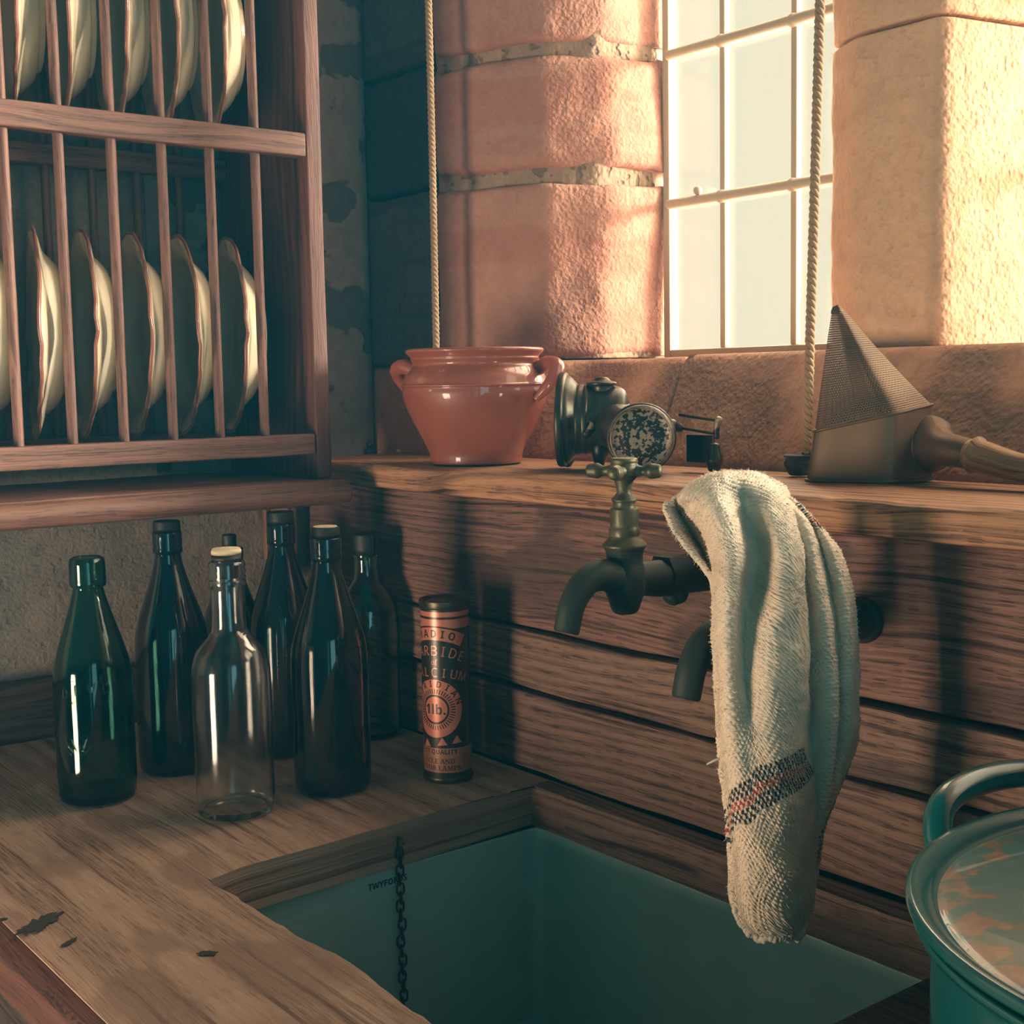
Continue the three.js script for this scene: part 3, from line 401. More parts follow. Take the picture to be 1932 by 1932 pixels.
// ------------------------------------------------------------------ bottles and tin on the worktop
const Y0 = 0.9008;
function bottle(name, label, x, z, outer, mat, extra, wall = 0.0028, hollow = true) {
  const b = tag(group(name, [x, Y0, z]), label, 'bottle'); const top = outer.at(-1);
  const prof = hollow ? [[0.00001, 0.006], [outer[1][0] * 0.7, 0.003], ...outer, [top[0] - wall * 0.6, top[1] + 0.0006], [top[0] - wall, top[1] - 0.001], ...outer.slice(2).reverse().map(([r, y]) => [Math.max(r - wall, 0.003), Math.max(y, 0.009)]).slice(1), [0.00001, 0.010]] : [[0.00001, 0.005], [outer[1][0] * 0.7, 0.003], ...outer, [0.00001, top[1]]];
  mesh('glass_body', lathe(prof, 72), mat, b); extra && extra(b); return b;
}
const darkShape = (k = 1, n = 70) => rounded([[0.036, 0.0005], [0.0395, 0.002], [0.0415, 0.010], [0.0415, 0.08], [0.0413, 0.148], [0.0385, 0.168], [0.031, 0.192], [0.0225, 0.217], [0.0165, 0.238], [0.0146, 0.250]].map(([r, y]) => [r * (k < 1 ? 0.95 : 1), y * k]), n).concat([[0.0152, 0.2505 * k], [0.0168, 0.252 * k], [0.0170, 0.256 * k], [0.0162, 0.2585 * k], [0.0168, 0.261 * k], [0.0168, 0.274 * k], [0.0155, 0.2755 * k]]);
const screwStopper = (y, r, h, mat = M.stopper, ribs = 28) => (b) => { const g = lathe([[0.00001, y], [r, y], [r, y + h * 0.3], [r * 0.98, y + h * 0.9], [r * 0.9, y + h], [r * 0.3, y + h * 0.97], [0.00001, y + h * 0.97]], ribs * 2), p = g.attributes.position; for (let i = 0; i < p.count; i++) { const a = Math.atan2(p.getZ(i), p.getX(i)), q = 1 + 0.02 * Math.cos(a * ribs); p.setX(i, p.getX(i) * q); p.setZ(i, p.getZ(i) * q); } g.computeVertexNormals(); mesh('stopper', g, mat, b); };
{ // green embossed bottle
  const sh = rounded([[0.035, 0.0005], [0.0385, 0.002], [0.0405, 0.009], [0.0412, 0.06], [0.0412, 0.125], [0.0395, 0.145], [0.0335, 0.168], [0.0255, 0.193], [0.0185, 0.216], [0.0155, 0.2285]], 70).concat([[0.016, 0.2290], [0.0186, 0.2305], [0.0192, 0.234], [0.0188, 0.254], [0.0178, 0.2595], [0.0165, 0.2608]]);
  bottle('embossed_bottle', 'green glass bottle with raised lettering and a broad lip', 0.5057, -1.3813, sh, M.green, (b) => {
    const face = Math.atan2(-b.position.x, -b.position.z), list = [], Rr = 0.0407;                     // letters stand towards the sink side
    [...'DEVON'].forEach((ch, i) => { const a = face + (i - 2) * 0.34 - 0.05, g = new TextGeometry(ch, { font: FONT, size: 0.0105, depth: 0.0011, curveSegments: 4, bevelEnabled: true, bevelSize: 0.0003, bevelThickness: 0.0004, bevelSegments: 2 }); g.computeBoundingBox(); const q = g.boundingBox; g.translate(-(q.max.x + q.min.x) / 2, -(i - 2) * (i - 2) * 0.0011, 0); g.applyMatrix4(new THREE.Matrix4().makeRotationY(a).setPosition(Math.sin(a) * Rr, 0.122, Math.cos(a) * Rr)); list.push(g); });
    for (let i = 0; i < 9; i++) { const f = (i - 4) * 0.35, a0 = face - 0.42; const P = (r) => { const a = a0 + Math.sin(f) * r / 0.041, y = 0.052 + Math.cos(f) * r; return V(Math.sin(a) * 0.0414, y, Math.cos(a) * 0.0414); }; list.push(limb([P(0.010), P(0.017), P(0.024)], [0.0007, 0.0009, 0.0006], 8, 8)); }
    mesh('embossing', merged(list), M.green, b);
  }, 0.003);
}
bottle('stout_bottle', 'tall black glass bottle behind the green embossed one', 0.6171, -1.4287, darkShape(), M.black, screwStopper(0.2755, 0.0152, 0.0125), 0.003, false);
bottle('stout_bottle', 'tall black glass bottle standing under the rack bracket', 0.7496, -1.4051, darkShape(), M.black, screwStopper(0.2755, 0.0158, 0.0145), 0.003, false);
bottle('stout_bottle', 'tall black glass bottle with pale dusty stopper in front of the tin', 0.7159, -1.2417, darkShape(), M.black, (b) => { screwStopper(0.2755, 0.0155, 0.0115)(b); mesh('dust', lathe([[0.00001, 0.2872], [0.0125, 0.2872], [0.0132, 0.2868], [0.0125, 0.2876], [0.00001, 0.2877]], 32), M.cork, b); }, 0.003, false);
bottle('stout_bottle', 'shorter black bottle half hidden behind the clear bottle', 0.7286, -1.5000, darkShape(0.875), M.black, (b) => screwStopper(0.241, 0.0088, 0.016, M.stopper, 10)(b), 0.003, false);
{
  const sh = rounded([[0.033, 0.0005], [0.0375, 0.002], [0.0400, 0.009], [0.0402, 0.06], [0.0402, 0.142], [0.0392, 0.155], [0.0345, 0.170], [0.0255, 0.181], [0.0190, 0.190], [0.0175, 0.202], [0.0172, 0.235]], 70).concat([[0.0186, 0.2365], [0.0190, 0.240], [0.0186, 0.2425], [0.0178, 0.2432], [0.0192, 0.2455], [0.0178, 0.2485], [0.0192, 0.2515], [0.0178, 0.2545], [0.0190, 0.2575], [0.0182, 0.2610], [0.0165, 0.2620]]);
  bottle('spirit_bottle', 'clear glass bottle with a white-topped cork in its neck', 0.5962, -1.2352, sh, M.clear, (b) => {
    mesh('cork', lathe([[0.00001, 0.245], [0.0112, 0.245], [0.0118, 0.2625], [0.0150, 0.2635], [0.0152, 0.2690], [0.00001, 0.2690]], 32), M.stopper, b);
    mesh('cork_top', lathe([[0.00001, 0.2690], [0.0150, 0.2690], [0.0153, 0.2725], [0.0140, 0.2752], [0.00001, 0.2758]], 32), M.cork, b);
  });
}
{
  const sh = rounded([[0.032, 0.0005], [0.0365, 0.002], [0.0385, 0.009], [0.0388, 0.06], [0.0388, 0.15], [0.036, 0.166], [0.027, 0.182], [0.0185, 0.194], [0.0152, 0.205], [0.0148, 0.225]], 60).concat([[0.0162, 0.2262], [0.0162, 0.240], [0.015, 0.2405]]);
  bottle('screwcap_bottle', 'sea-green glass bottle with a dark screw cap in the corner', 0.8635, -1.4000, sh, M.teal, screwStopper(0.2285, 0.0168, 0.0265, M.stopper, 36));
}
{ // carbide tin
  const TIN_TURN = 2.03;
  const t = tag(group('carbide_tin', [0.832, Y0, -1.188]), 'tall round tin printed in copper and black, standing by the planks', 'tin'); const R = 0.0268, H = 0.2;
  const W = 918, Hh = 1024, c = document.createElement('canvas'); c.width = W; c.height = Hh; const k = c.getContext('2d');
  const ink = '#23211f', cop = '#b8705a'; k.fillStyle = ink; k.fillRect(0, 0, W, Hh);
  const panels = [W * 0.5], pxm = Hh / H; k.textAlign = 'center'; k.textBaseline = 'middle';
  const Hx = (m) => Hh - m * pxm;      // height in metres to canvas row
  for (const cx of panels) {
    k.fillStyle = cop; k.fillRect(cx - 300, 18, 600, 30); k.fillRect(cx - 300, 62, 600, 56);
    const arcText = (s, cy, r, size, col, spread, font = 'bold') => { k.fillStyle = col; k.font = `${font} ${size}px sans-serif`; const n = s.length; for (let i = 0; i < n; i++) { const a = (i - (n - 1) / 2) * spread; k.save(); k.translate(cx + Math.sin(a) * r, cy - Math.cos(a) * r); k.rotate(a); k.fillText(s[i], 0, 0); k.restore(); } };
    k.save(); k.beginPath(); k.arc(cx, 520, 410, -Math.PI / 2 - 0.52, -Math.PI / 2 + 0.52); k.arc(cx, 520, 335, -Math.PI / 2 + 0.52, -Math.PI / 2 - 0.52, true); k.closePath(); k.fillStyle = ink; k.strokeStyle = ink; k.lineWidth = 18; k.stroke(); k.fillStyle = cop; k.fill(); k.restore();
    arcText('RADIO', 520, 372, 64, ink, 0.155);
    arcText('CARBIDE', 640, 390, 84, cop, 0.152, 'normal');
    k.fillStyle = cop; k.font = '44px serif'; k.fillText('of', cx, 318);
    arcText('CALCIUM', 900, 520, 76, cop, 0.118, 'normal');
    k.beginPath(); k.ellipse(cx, 600, 172, 176, 0, 0, 6.3); k.fillStyle = cop; k.fill();
    k.strokeStyle = ink; k.lineWidth = 7; for (let i = 0; i < 44; i++) { const a = i / 44 * 6.283; k.beginPath(); k.moveTo(cx + Math.cos(a) * 96, 605 + Math.sin(a) * 96); k.lineTo(cx + Math.cos(a) * 128, 605 + Math.sin(a) * 124); k.stroke(); }
    k.fillStyle = cop; k.beginPath(); k.arc(cx, 605, 92, 0, 6.3); k.fill(); k.lineWidth = 13; k.beginPath(); k.arc(cx, 605, 84, 0, 6.3); k.stroke();
    k.fillStyle = ink; k.font = 'bold 82px sans-serif'; k.fillText('1lb.', cx, 606);
    arcText('MERIDIAN', 605, 155, 54, ink, 0.36);
    for (const [x, y] of [[-150, 800], [-70, 815], [40, 800], [130, 790]]) { k.fillStyle = cop; k.beginPath(); k.moveTo(cx + x - 30, y + 24); k.lineTo(cx + x, y - 28); k.lineTo(cx + x + 34, y + 20); k.closePath(); k.fill(); }
    k.fillStyle = '#9c6a55'; k.fillRect(cx - 320, 840, 640, 150); k.fillStyle = ink; k.font = 'bold 40px sans-serif'; k.fillText('BEST QUALITY', cx, 862); k.font = 'italic 22px serif'; k.fillText('for', cx - 70, 890); k.font = 'bold 40px serif'; k.fillText('CYCLE AND', cx, 920); k.fillText('MOTOR LAMPS', cx, 962);
  }
  const map = new THREE.CanvasTexture(c); map.colorSpace = THREE.SRGBColorSpace; map.wrapS = THREE.RepeatWrapping;
  const label = new THREE.MeshPhysicalMaterial({ map, roughness: 0.36, metalness: 0.25, clearcoat: 0.3, clearcoatRoughness: 0.25 });
  const g = new THREE.CylinderGeometry(R, R, H - 0.012, 96, 1, true); g.rotateY(TIN_TURN); g.translate(0, H / 2, 0);
  mesh('printed_body', g, label, t);
  mesh('base_rim', lathe([[0.00001, 0.0], [R - 0.001, 0.0], [R + 0.0012, 0.001], [R + 0.0012, 0.005], [R, 0.0065], [R - 0.001, 0.008]], 72), M.lampmetal, t);
  mesh('lid', lathe([[R, H - 0.007], [R + 0.0014, H - 0.005], [R + 0.0014, H + 0.001], [R + 0.0004, H + 0.0025], [R - 0.002, H + 0.0022], [R - 0.003, H - 0.001], [R - 0.008, H - 0.0015], [R - 0.009, H + 0.0005], [0.00001, H]], 72), M.lampmetal, t);
}

// ------------------------------------------------------------------ things on the window shelf
const YS = 1.2405;
{ // glazed clay crock with two lug handles
  const t = tag(group('clay_crock', [0.9668, YS, -1.3045]), 'round glazed red clay crock with two lug handles on the window shelf', 'pot');
  const o = [[0.050, 0.0], [0.0555, 0.0015], [0.0565, 0.006], [0.0570, 0.012], [0.064, 0.028], [0.0765, 0.052], [0.0855, 0.072], [0.0888, 0.086], [0.0885, 0.0935], [0.0896, 0.0945], [0.0896, 0.0965], [0.0882, 0.0975], [0.0850, 0.107], [0.0785, 0.1155], [0.0755, 0.1195], [0.0757, 0.1225], [0.0780, 0.1265], [0.0782, 0.1290], [0.0812, 0.1325], [0.0838, 0.1350], [0.0842, 0.1375], [0.0825, 0.1392], [0.0790, 0.1388], [0.0752, 0.1340]];
  const i = [[0.0752, 0.1340], [0.0715, 0.1225], [0.0725, 0.1165], [0.0800, 0.1050], [0.0835, 0.0900], [0.0800, 0.0700], [0.0590, 0.0280], [0.0480, 0.0100], [0.00001, 0.0080]];
  const g = lathe([[0.00001, 0.0], ...rounded(o, 110), ...rounded(i, 40)], 110); mesh('body', g, M.clay, t);
  const lug = (a, s) => { const c = Math.cos(a), n = Math.sin(a), tx = -n, tz = c; const P = (r, y, k) => V(c * r + tx * k, y, n * r + tz * k); const grp = merged([limb([P(0.076, 0.113, -0.012 * s), P(0.092, 0.119, -0.011 * s), P(0.107, 0.116, -0.004 * s), P(0.109, 0.106, 0.004 * s), P(0.102, 0.093, 0.010 * s), P(0.088, 0.078, 0.013 * s)], [0.009, 0.0095, 0.0095, 0.0085, 0.0075, 0.005], 16, 40)]); mesh('handle', grp, M.clay, t); };
  lug(1.12, 1); lug(1.12 + Math.PI, 1);
}
{ // carbide lamp lying on the shelf
  const t = tag(group('carbide_lamp', [0, 0, 0]), 'blackened metal carbide lamp with a worn round base and clamp bracket', 'lamp');
  // reflector drum, axis lying along the wall, lens end towards the corner
  const c = atX(1120, 792, 0.992), ax = V(-0.68, 0.02, -0.73).normalize();
  const turn = new THREE.Quaternion().setFromUnitVectors(V(0, 1, 0), ax), put = (g) => { g.applyQuaternion(turn); g.translate(c.x, c.y, c.z); return g; };
  const drum = lathe(rounded([[0.00001, -0.040], [0.020, -0.0395], [0.0335, -0.034], [0.0378, -0.025], [0.0382, -0.010], [0.0382, 0.004], [0.0395, 0.0055], [0.0395, 0.009], [0.0385, 0.011]], 60), 64); mesh('drum', put(drum), M.lampmetal, t);
  const flare = lathe(rounded([[0.0388, 0.010], [0.0400, 0.015], [0.0400, 0.018], [0.0440, 0.022], [0.0480, 0.026], [0.0500, 0.030]], 40).concat([[0.0525, 0.0305], [0.0532, 0.0325], [0.0532, 0.0365], [0.0520, 0.0385], [0.0480, 0.0385], [0.0478, 0.034], [0.0440, 0.030], [0.0300, 0.012], [0.0050, 0.002]]), 72); mesh('reflector', put(flare), M.lampmetal, t);
  const lens = lathe(rounded([[0.00001, 0.0405], [0.025, 0.0390], [0.0476, 0.0352]], 16).concat([[0.0476, 0.0335], [0.00001, 0.0335]]), 64); mesh('lens', put(lens), M.lens, t);
  const knobC = atX(1135, 728, 0.992); mesh('vent_cap', place(lathe(rounded([[0.00001, 0.013], [0.006, 0.0125], [0.0100, 0.009], [0.0165, 0.0065], [0.0165, 0.0045], [0.0120, 0.003], [0.0115, -0.006]], 30), 40), knobC.x, knobC.y - 0.003, knobC.z), M.lampmetal, t);
  const side = atX(1110, 815, 0.957); mesh('water_screw', limb([V(side.x + 0.012, side.y + 0.008, side.z - 0.008), V(side.x + 0.002, side.y + 0.002, side.z - 0.001), V(side.x - 0.006, side.y - 0.003, side.z + 0.003)], [0.0065, 0.0055, 0.0048], 14, 12), M.worn, t);
  mesh('boss', limb([V(side.x + 0.018, side.y + 0.010, side.z - 0.012), V(side.x + 0.011, side.y + 0.0075, side.z - 0.008), V(side.x + 0.009, side.y + 0.007, side.z - 0.0075)], [0.012, 0.0115, 0.009], 18, 10), M.lampmetal, t);
  const hinge = atX(1068, 724, 0.975); mesh('hinge', limb([V(hinge.x, hinge.y + 0.002, hinge.z), V(hinge.x + 0.006, hinge.y - 0.004, hinge.z + 0.01), V(hinge.x + 0.008, hinge.y - 0.014, hinge.z + 0.014)], [0.003, 0.0035, 0.003], 10, 10), M.lampmetal, t);
  // feet of the drum
  for (const [px, py] of [[1070, 872], [1130, 862]]) { const f = atX(px, py, 0.985); mesh('foot', limb([V(f.x, f.y + 0.026, f.z), V(f.x, f.y + 0.008, f.z + 0.002), V(f.x, YS + 0.003, f.z)], [0.008, 0.010, 0.0055], 14, 10), M.lampmetal, t); }
  // carbide container, its round base facing the room
  const bc = atDepth(1210, 826, 1.385), bd = EYE.clone().sub(bc).setY(0.02).normalize(), bq = new THREE.Quaternion().setFromUnitVectors(V(0, 1, 0), bd), bp = (g) => { g.applyQuaternion(bq); g.translate(bc.x, bc.y, bc.z); return g; };
  mesh('container', bp(lathe(rounded([[0.030, -0.050], [0.0330, -0.048], [0.0338, -0.030], [0.0338, -0.006], [0.0362, -0.0045], [0.0362, 0.0], [0.0340, 0.002]], 40), 72)), M.lampmetal, t);
  mesh('base_ring', bp(lathe(rounded([[0.0335, 0.000], [0.0345, 0.006], [0.0335, 0.0105], [0.0315, 0.0125], [0.0300, 0.0120]], 30), 72)), M.worn, t);
  const faceG = lathe([[0.0302, 0.0122], [0.0275, 0.0100], [0.0235, 0.0095], [0.0220, 0.0110], [0.0100, 0.0115], [0.00001, 0.0112]], 64), fp = faceG.attributes.position, fu = faceG.attributes.uv; for (let i = 0; i < fp.count; i++) fu.setXY(i, fp.getX(i) * 9 + 0.5, fp.getZ(i) * 9 + 0.5);
  mesh('base_plate', bp(faceG), M.worn, t);
  mesh('neck', limb([c.clone().addScaledVector(ax, -0.028), c.clone().lerp(bc, 0.55), bc.clone().addScaledVector(bd, -0.03)], [0.022, 0.024, 0.03], 24, 16), M.lampmetal, t);
  // clamp bracket
  const b0 = atX(1282, 795, 1.025), b1 = atX(1352, 806, 1.025), b2 = atX(1348, 876, 1.025), b3 = atX(1296, 868, 1.025), up = V(0, 0.007, 0);
  mesh('clamp_bar', rod(b0.clone().add(up), b1.clone().add(up), 0.0016, 8), M.lampmetal, t); mesh('clamp_bar', rod(b0.clone().sub(up), b1.clone().sub(up), 0.0016, 8), M.lampmetal, t);
  mesh('clamp_plate', place(rbox(0.003, 0.030, 0.040, 0.0012), b0.x + 0.004, YS + 0.024, (b0.z + b1.z) / 2), M.lampmetal, t);
  mesh('clamp_screw', limb([b1.clone().add(up).add(V(0, 0.002, 0.004)), b1.clone(), b1.clone().sub(up).add(V(0, -0.004, 0))], [0.004, 0.0035, 0.003], 10, 10), M.worn, t);
  mesh('clamp_foot', limb([V(b2.x, YS + 0.028, b2.z), V(b2.x, YS + 0.012, b2.z), V(b2.x, YS + 0.0035, b2.z)], [0.006, 0.009, 0.007], 14, 10), M.lampmetal, t);
  mesh('link', limb([bc.clone().addScaledVector(bd, -0.035), b0.clone().lerp(bc, 0.3), b0.clone().sub(up)], [0.012, 0.008, 0.005], 14, 12), M.lampmetal, t);
}
{ // conical strainer: perforated cone above a solid band, wooden handle
  const t = tag(group('conical_strainer', [0, 0, 0]), 'dented tin conical strainer with a turned wooden handle', 'strainer');
  const L = atY(1521, 911, YS), U = V(0.58, 0, 0.815).normalize(), Wd = V(-0.815, 0, 0.58);       // U along the shelf, Wd into the room
  const P = (u, y, w) => L.clone().addScaledVector(U, u).add(V(0, y, 0)).addScaledVector(Wd, w);
  // plan outline of the band, a rounded triangle: near-left corner, far-left corner, right (handle) corner
  const ring = (s, y, n = 72) => { const A = [[0.000, -0.006], [0.003, 0.002], [0.040, 0.010], [0.074, 0.013], [0.082, 0.009], [0.100, -0.012], [0.112, -0.030], [0.108, -0.040], [0.060, -0.070], [0.045, -0.070], [0.020, -0.035]], c = new THREE.CatmullRomCurve3(A.map(([u, w]) => V(u, 0, w)), true, 'centripetal', 0.3), out = []; const cu = 0.058, cw = -0.026; for (let i = 0; i < n; i++) { const q = c.getPoint(i / n); out.push([cu + (q.x - cu) * s, cw + (q.z - cw) * s]); } return out; };
  const apex = [0.026, 0.1625, -0.026];
  const loft = (levels, n = 72) => { const pos = [], uv = [], idx = []; levels.forEach(([s, y, du, dw, tilt = 0], j) => { const R = ring(s, y, n); for (let i = 0; i <= n; i++) { const [u, w] = R[i % n]; const q = P(u + du, y + tilt * (u - 0.05), w + dw); pos.push(q.x, q.y, q.z); uv.push(i / n * 0.30, y); } }); const W = n + 1; for (let j = 0; j < levels.length - 1; j++) for (let i = 0; i < n; i++) { const a = j * W + i, b = a + W; idx.push(a, b, b + 1, a, b + 1, a + 1); } const g = new THREE.BufferGeometry(); g.setAttribute('position', new THREE.Float32BufferAttribute(pos, 3)); g.setAttribute('uv', new THREE.Float32BufferAttribute(uv, 2)); g.setIndex(idx); g.computeVertexNormals(); return g; };
  const seamY = 0.058, tiltS = 0.22;
  const band = []; for (let k = 0; k <= 8; k++) { const f = k / 8; band.push([lerp(1.0, 0.93, f), lerp(0.001, seamY, f), lerp(0, 0.003, f), 0, lerp(0.0, tiltS, f)]); }
  mesh('band', loft(band), M.tinplate, t);
  const cone = []; for (let k = 0; k <= 24; k++) { const f = k / 24; cone.push([lerp(0.925, 0.075, f), lerp(seamY, apex[1], f), lerp(0.003, apex[0] - 0.058, f), lerp(0, apex[2] + 0.026, f), lerp(tiltS, 0.0, f)]); }
  const holes = new THREE.MeshStandardMaterial({ map: M.tinplate.map, metalness: 0.6, roughness: 0.5, side: THREE.DoubleSide, alphaTest: 0.5, alphaMap: dataMap(256, 256, (u, v) => { const x = (u * 8 + (Math.floor(v * 8) % 2) * 0.5) % 1 - 0.5, y = (v * 8) % 1 - 0.5; const z = Math.hypot(x, y) < 0.29 ? 0 : 1; return [z, z, z]; }, false, [60, 60], false) });
  mesh('perforated_cone', loft(cone), holes, t);
  const cap = []; for (let k = 0; k <= 6; k++) { const f = k / 6; cap.push([0.10 * Math.sqrt(1 - f * f * 0.98), apex[1] - 0.006 + 0.008 * f, apex[0] - 0.058, apex[2] + 0.026]); } mesh('tip', loft(cap, 36), M.tinplate, t);
  const wire = (s, y, dy, r, nm) => { const R = ring(s, y, 60).map(([u, w]) => P(u + 0.003 * (nm === 'seam'), y + (nm === 'seam' ? tiltS * (u - 0.05) : 0), w)); const c = new THREE.CatmullRomCurve3(R, true); mesh(nm, new THREE.TubeGeometry(c, 120, r, 8, true), M.tinplate, t); };
  wire(0.935, seamY, 0, 0.0015, 'seam'); wire(1.0, 0.0022, 0, 0.0018, 'foot_wire');
  const s0 = P(0.104, 0.036, -0.024), s1 = atX(1785, 848, 1.035), s2 = atX(1838, 858, 1.03), s3 = atX(1932, 884, 1.028), dir = s3.clone().sub(s2), s4 = s3.clone().addScaledVector(dir, 1.6);
  mesh('socket', limb([P(0.070, 0.033, -0.036), P(0.090, 0.033, -0.031), P(0.108, 0.034, -0.026), s1.clone().lerp(P(0.108, 0.034, -0.026), 0.5), s1, s2], [0.012, 0.021, 0.0275, 0.0190, 0.0148, 0.0132], 28, 60), M.tinplate, t);
  s4.y = Math.max(s4.y, YS + 0.0150); s3.y = Math.max(s3.y, YS + 0.0145);
  mesh('wooden_handle', limb([s2.clone().addScaledVector(dir, -0.06), s2.clone().addScaledVector(dir, 0.03), s2.clone().addScaledVector(dir, 0.16), s3, s3.clone().lerp(s4, 0.5), s4], [0.0138, 0.0168, 0.0142, 0.0122, 0.0128, 0.0118], 24, 60), M.handle, t);
}
{ const c = atY(800, 852, YS), g = new THREE.SphereGeometry(0.0032, 14, 10); g.scale(1, 0.8, 1.1); tag(mesh('pebble', g, M.cork), 'tiny pale pebble on the shelf beside the clay crock', 'pebble').position.set(Math.min(c.x, 1.04), YS + 0.0026, c.z); }
// twisted cords
function cord(name, label, top, foot, r, turns) {
  const t = tag(group(name, [foot.x, foot.y, foot.z]), label, 'cord'); const n = 420, L = top.distanceTo(foot), d = top.clone().sub(foot).normalize();
  for (let s = 0; s < 3; s++) { const pts = []; for (let i = 0; i <= n; i++) { const f = i / n, a = f * turns * 6.2832 + s * 2.0944, p = d.clone().multiplyScalar(f * L); pts.push(p.add(V(Math.cos(a) * r * 0.5, 0, Math.sin(a) * r * 0.5)).add(V(Math.sin(f * 3.1) * 0.0015, 0, Math.sin(f * 5) * 0.001))); } mesh('strand', new THREE.TubeGeometry(new THREE.CatmullRomCurve3(pts), n, r * 0.56, 7, false), M.rope, t); }
  return t;
}
{ const a = atX(822, 655, 1.015), b = atX(806, 0, 1.015), d = b.clone().sub(a); const foot = a.clone().addScaledVector(d, (YS - a.y) / d.y), top = a.clone().addScaledVector(d, (2.49 - a.y) / d.y); cord('hanging_cord', 'twisted cord hanging down behind the clay crock', top, foot, 0.0048, 62);
  const e = atX(1521, 880, 1.045), f = atX(1544, 0, 1.045), g = f.clone().sub(e); const foot2 = e.clone().addScaledVector(g, (YS + 0.022 - e.y) / g.y), top2 = e.clone().addScaledVector(g, (2.49 - e.y) / g.y); cord('hanging_cord', 'twisted cord hanging in front of the window to a lead weight', top2, foot2, 0.0050, 58);
  const w = tag(group('lead_weight', [foot2.x - 0.004, YS, foot2.z - 0.006]), 'small dark lead weight at the foot of the window cord', 'weight');
  const wg = lathe(rounded([[0.00001, 0.0], [0.009, 0.001], [0.0125, 0.006], [0.0135, 0.013], [0.0125, 0.019]], 24), 22), wp = wg.attributes.position; for (let i = 0; i < wp.count; i++) { const x = wp.getX(i), y = wp.getY(i), z = wp.getZ(i), q = 1 + (noise3(x * 150, y * 150, z * 150 + 3) - 0.5) * 0.3; wp.setXYZ(i, x * q, y, z * q); } wg.computeVertexNormals(); mesh('body', wg, M.lead, w);
  mesh('cap', place(lathe([[0.00001, 0.0185], [0.0150, 0.0190], [0.0155, 0.0200], [0.0150, 0.0210], [0.0030, 0.0215]], 24), 0, 0, 0), M.lead, w);
}

// ------------------------------------------------------------------ taps
function tap(name, label, z, y, x0, turn) {                           // x0: column; the tail runs to the planks
  const t = tag(group(name, [LINK.plank, y, z]), label, 'tap'); const X = (m) => m + x0 - LINK.plank;
  mesh('barrel', limb([V(-0.002, 0, 0), V(-0.03, 0.0, 0), V(X(0.075), 0.002, 0), V(X(0.045), 0.001, 0), V(X(0.02), 0.003, 0), V(X(0), 0.004, 0)], [0.0165, 0.0168, 0.0178, 0.0165, 0.0150, 0.0160], 24, 50), M.castiron, t);
  mesh('lug', limb([V(X(0.062), -0.004, 0), V(X(0.06), -0.014, 0), V(X(0.055), -0.019, 0)], [0.014, 0.0125, 0.008], 18, 14), M.castiron, t);
  mesh('nut', place(new THREE.CylinderGeometry(0.0195, 0.0195, 0.016, 6), X(0.052), 0.003, 0, 0, 0, Math.PI / 2), M.castiron, t);
  mesh('wall_flange', place(lathe([[0.00001, 0], [0.0195, 0.0], [0.0200, 0.002], [0.0185, 0.005], [0.0165, 0.007]], 36), -0.0005, 0, 0, 0, 0, Math.PI / 2), M.castiron, t);
  mesh('valve_body', lathe(rounded([[0.00001, -0.026], [0.010, -0.024], [0.0145, -0.014], [0.0180, -0.002], [0.0182, 0.010], [0.0158, 0.020], [0.0160, 0.027], [0.0178, 0.0325]], 50), 36), M.castiron, t).position.set(X(0), 0, 0);
  mesh('spout', limb([V(X(-0.004), 0.004, 0), V(X(-0.026), 0.011, 0), V(X(-0.045), 0.007, 0), V(X(-0.060), -0.010, 0), V(X(-0.067), -0.032, 0)], [0.0150, 0.0135, 0.0122, 0.0112, 0.0110], 22, 40, false), M.castiron, t);
  mesh('spout_mouth', place(lathe([[0.0078, 0.012], [0.0080, 0.0], [0.0098, -0.0005], [0.0108, 0.001], [0.0110, 0.004]], 28), X(-0.0672), -0.0330, 0, 0, 0, -0.28), M.castiron, t);
  const st = [[0.0175, 0.032], [0.0192, 0.0335], [0.0190, 0.0355], [0.0150, 0.0395], [0.0128, 0.0420], [0.0134, 0.0435], [0.0134, 0.0485], [0.0122, 0.0495], [0.0120, 0.0520], [0.0124, 0.0530], [0.0124, 0.0655], [0.0115, 0.0665], [0.0098, 0.0670], [0.0096, 0.0715], [0.0108, 0.0725], [0.0112, 0.0745], [0.0080, 0.0775], [0.0062, 0.0800], [0.0070, 0.0860], [0.0092, 0.0925]];
  mesh('bonnet', lathe(st, 40), M.brass, t).position.set(X(0), 0, 0);
  const h = part('cross_handle', t); h.position.set(X(0), 0.0985, 0); h.rotation.y = turn;
  mesh('hub', lathe(rounded([[0.0090, -0.008], [0.0118, -0.004], [0.0122, 0.003], [0.0112, 0.0070]], 24).concat([[0.0118, 0.0080], [0.0118, 0.0102], [0.0105, 0.0112], [0.00001, 0.0114]]), 32), M.brass, h);
  for (let k = 0; k < 4; k++) { const a = k * Math.PI / 2, d = V(Math.cos(a), 0, Math.sin(a)); mesh('arm', limb([d.clone().multiplyScalar(0.008), d.clone().multiplyScalar(0.017), d.clone().multiplyScalar(0.024), d.clone().multiplyScalar(0.031)], [0.0062, 0.0042, 0.0068, 0.0058], 14, 20), M.brass, h); }
  return t;
}
tap('cross_head_tap', 'old brass and iron cross-head tap over the sink, left uncovered', -0.835, 1.163, 0.7755, 0.55);
tap('cross_head_tap', 'cross-head tap with the towel hung over it, only its spout showing', -0.690, 1.134, 0.7690, 1.45);

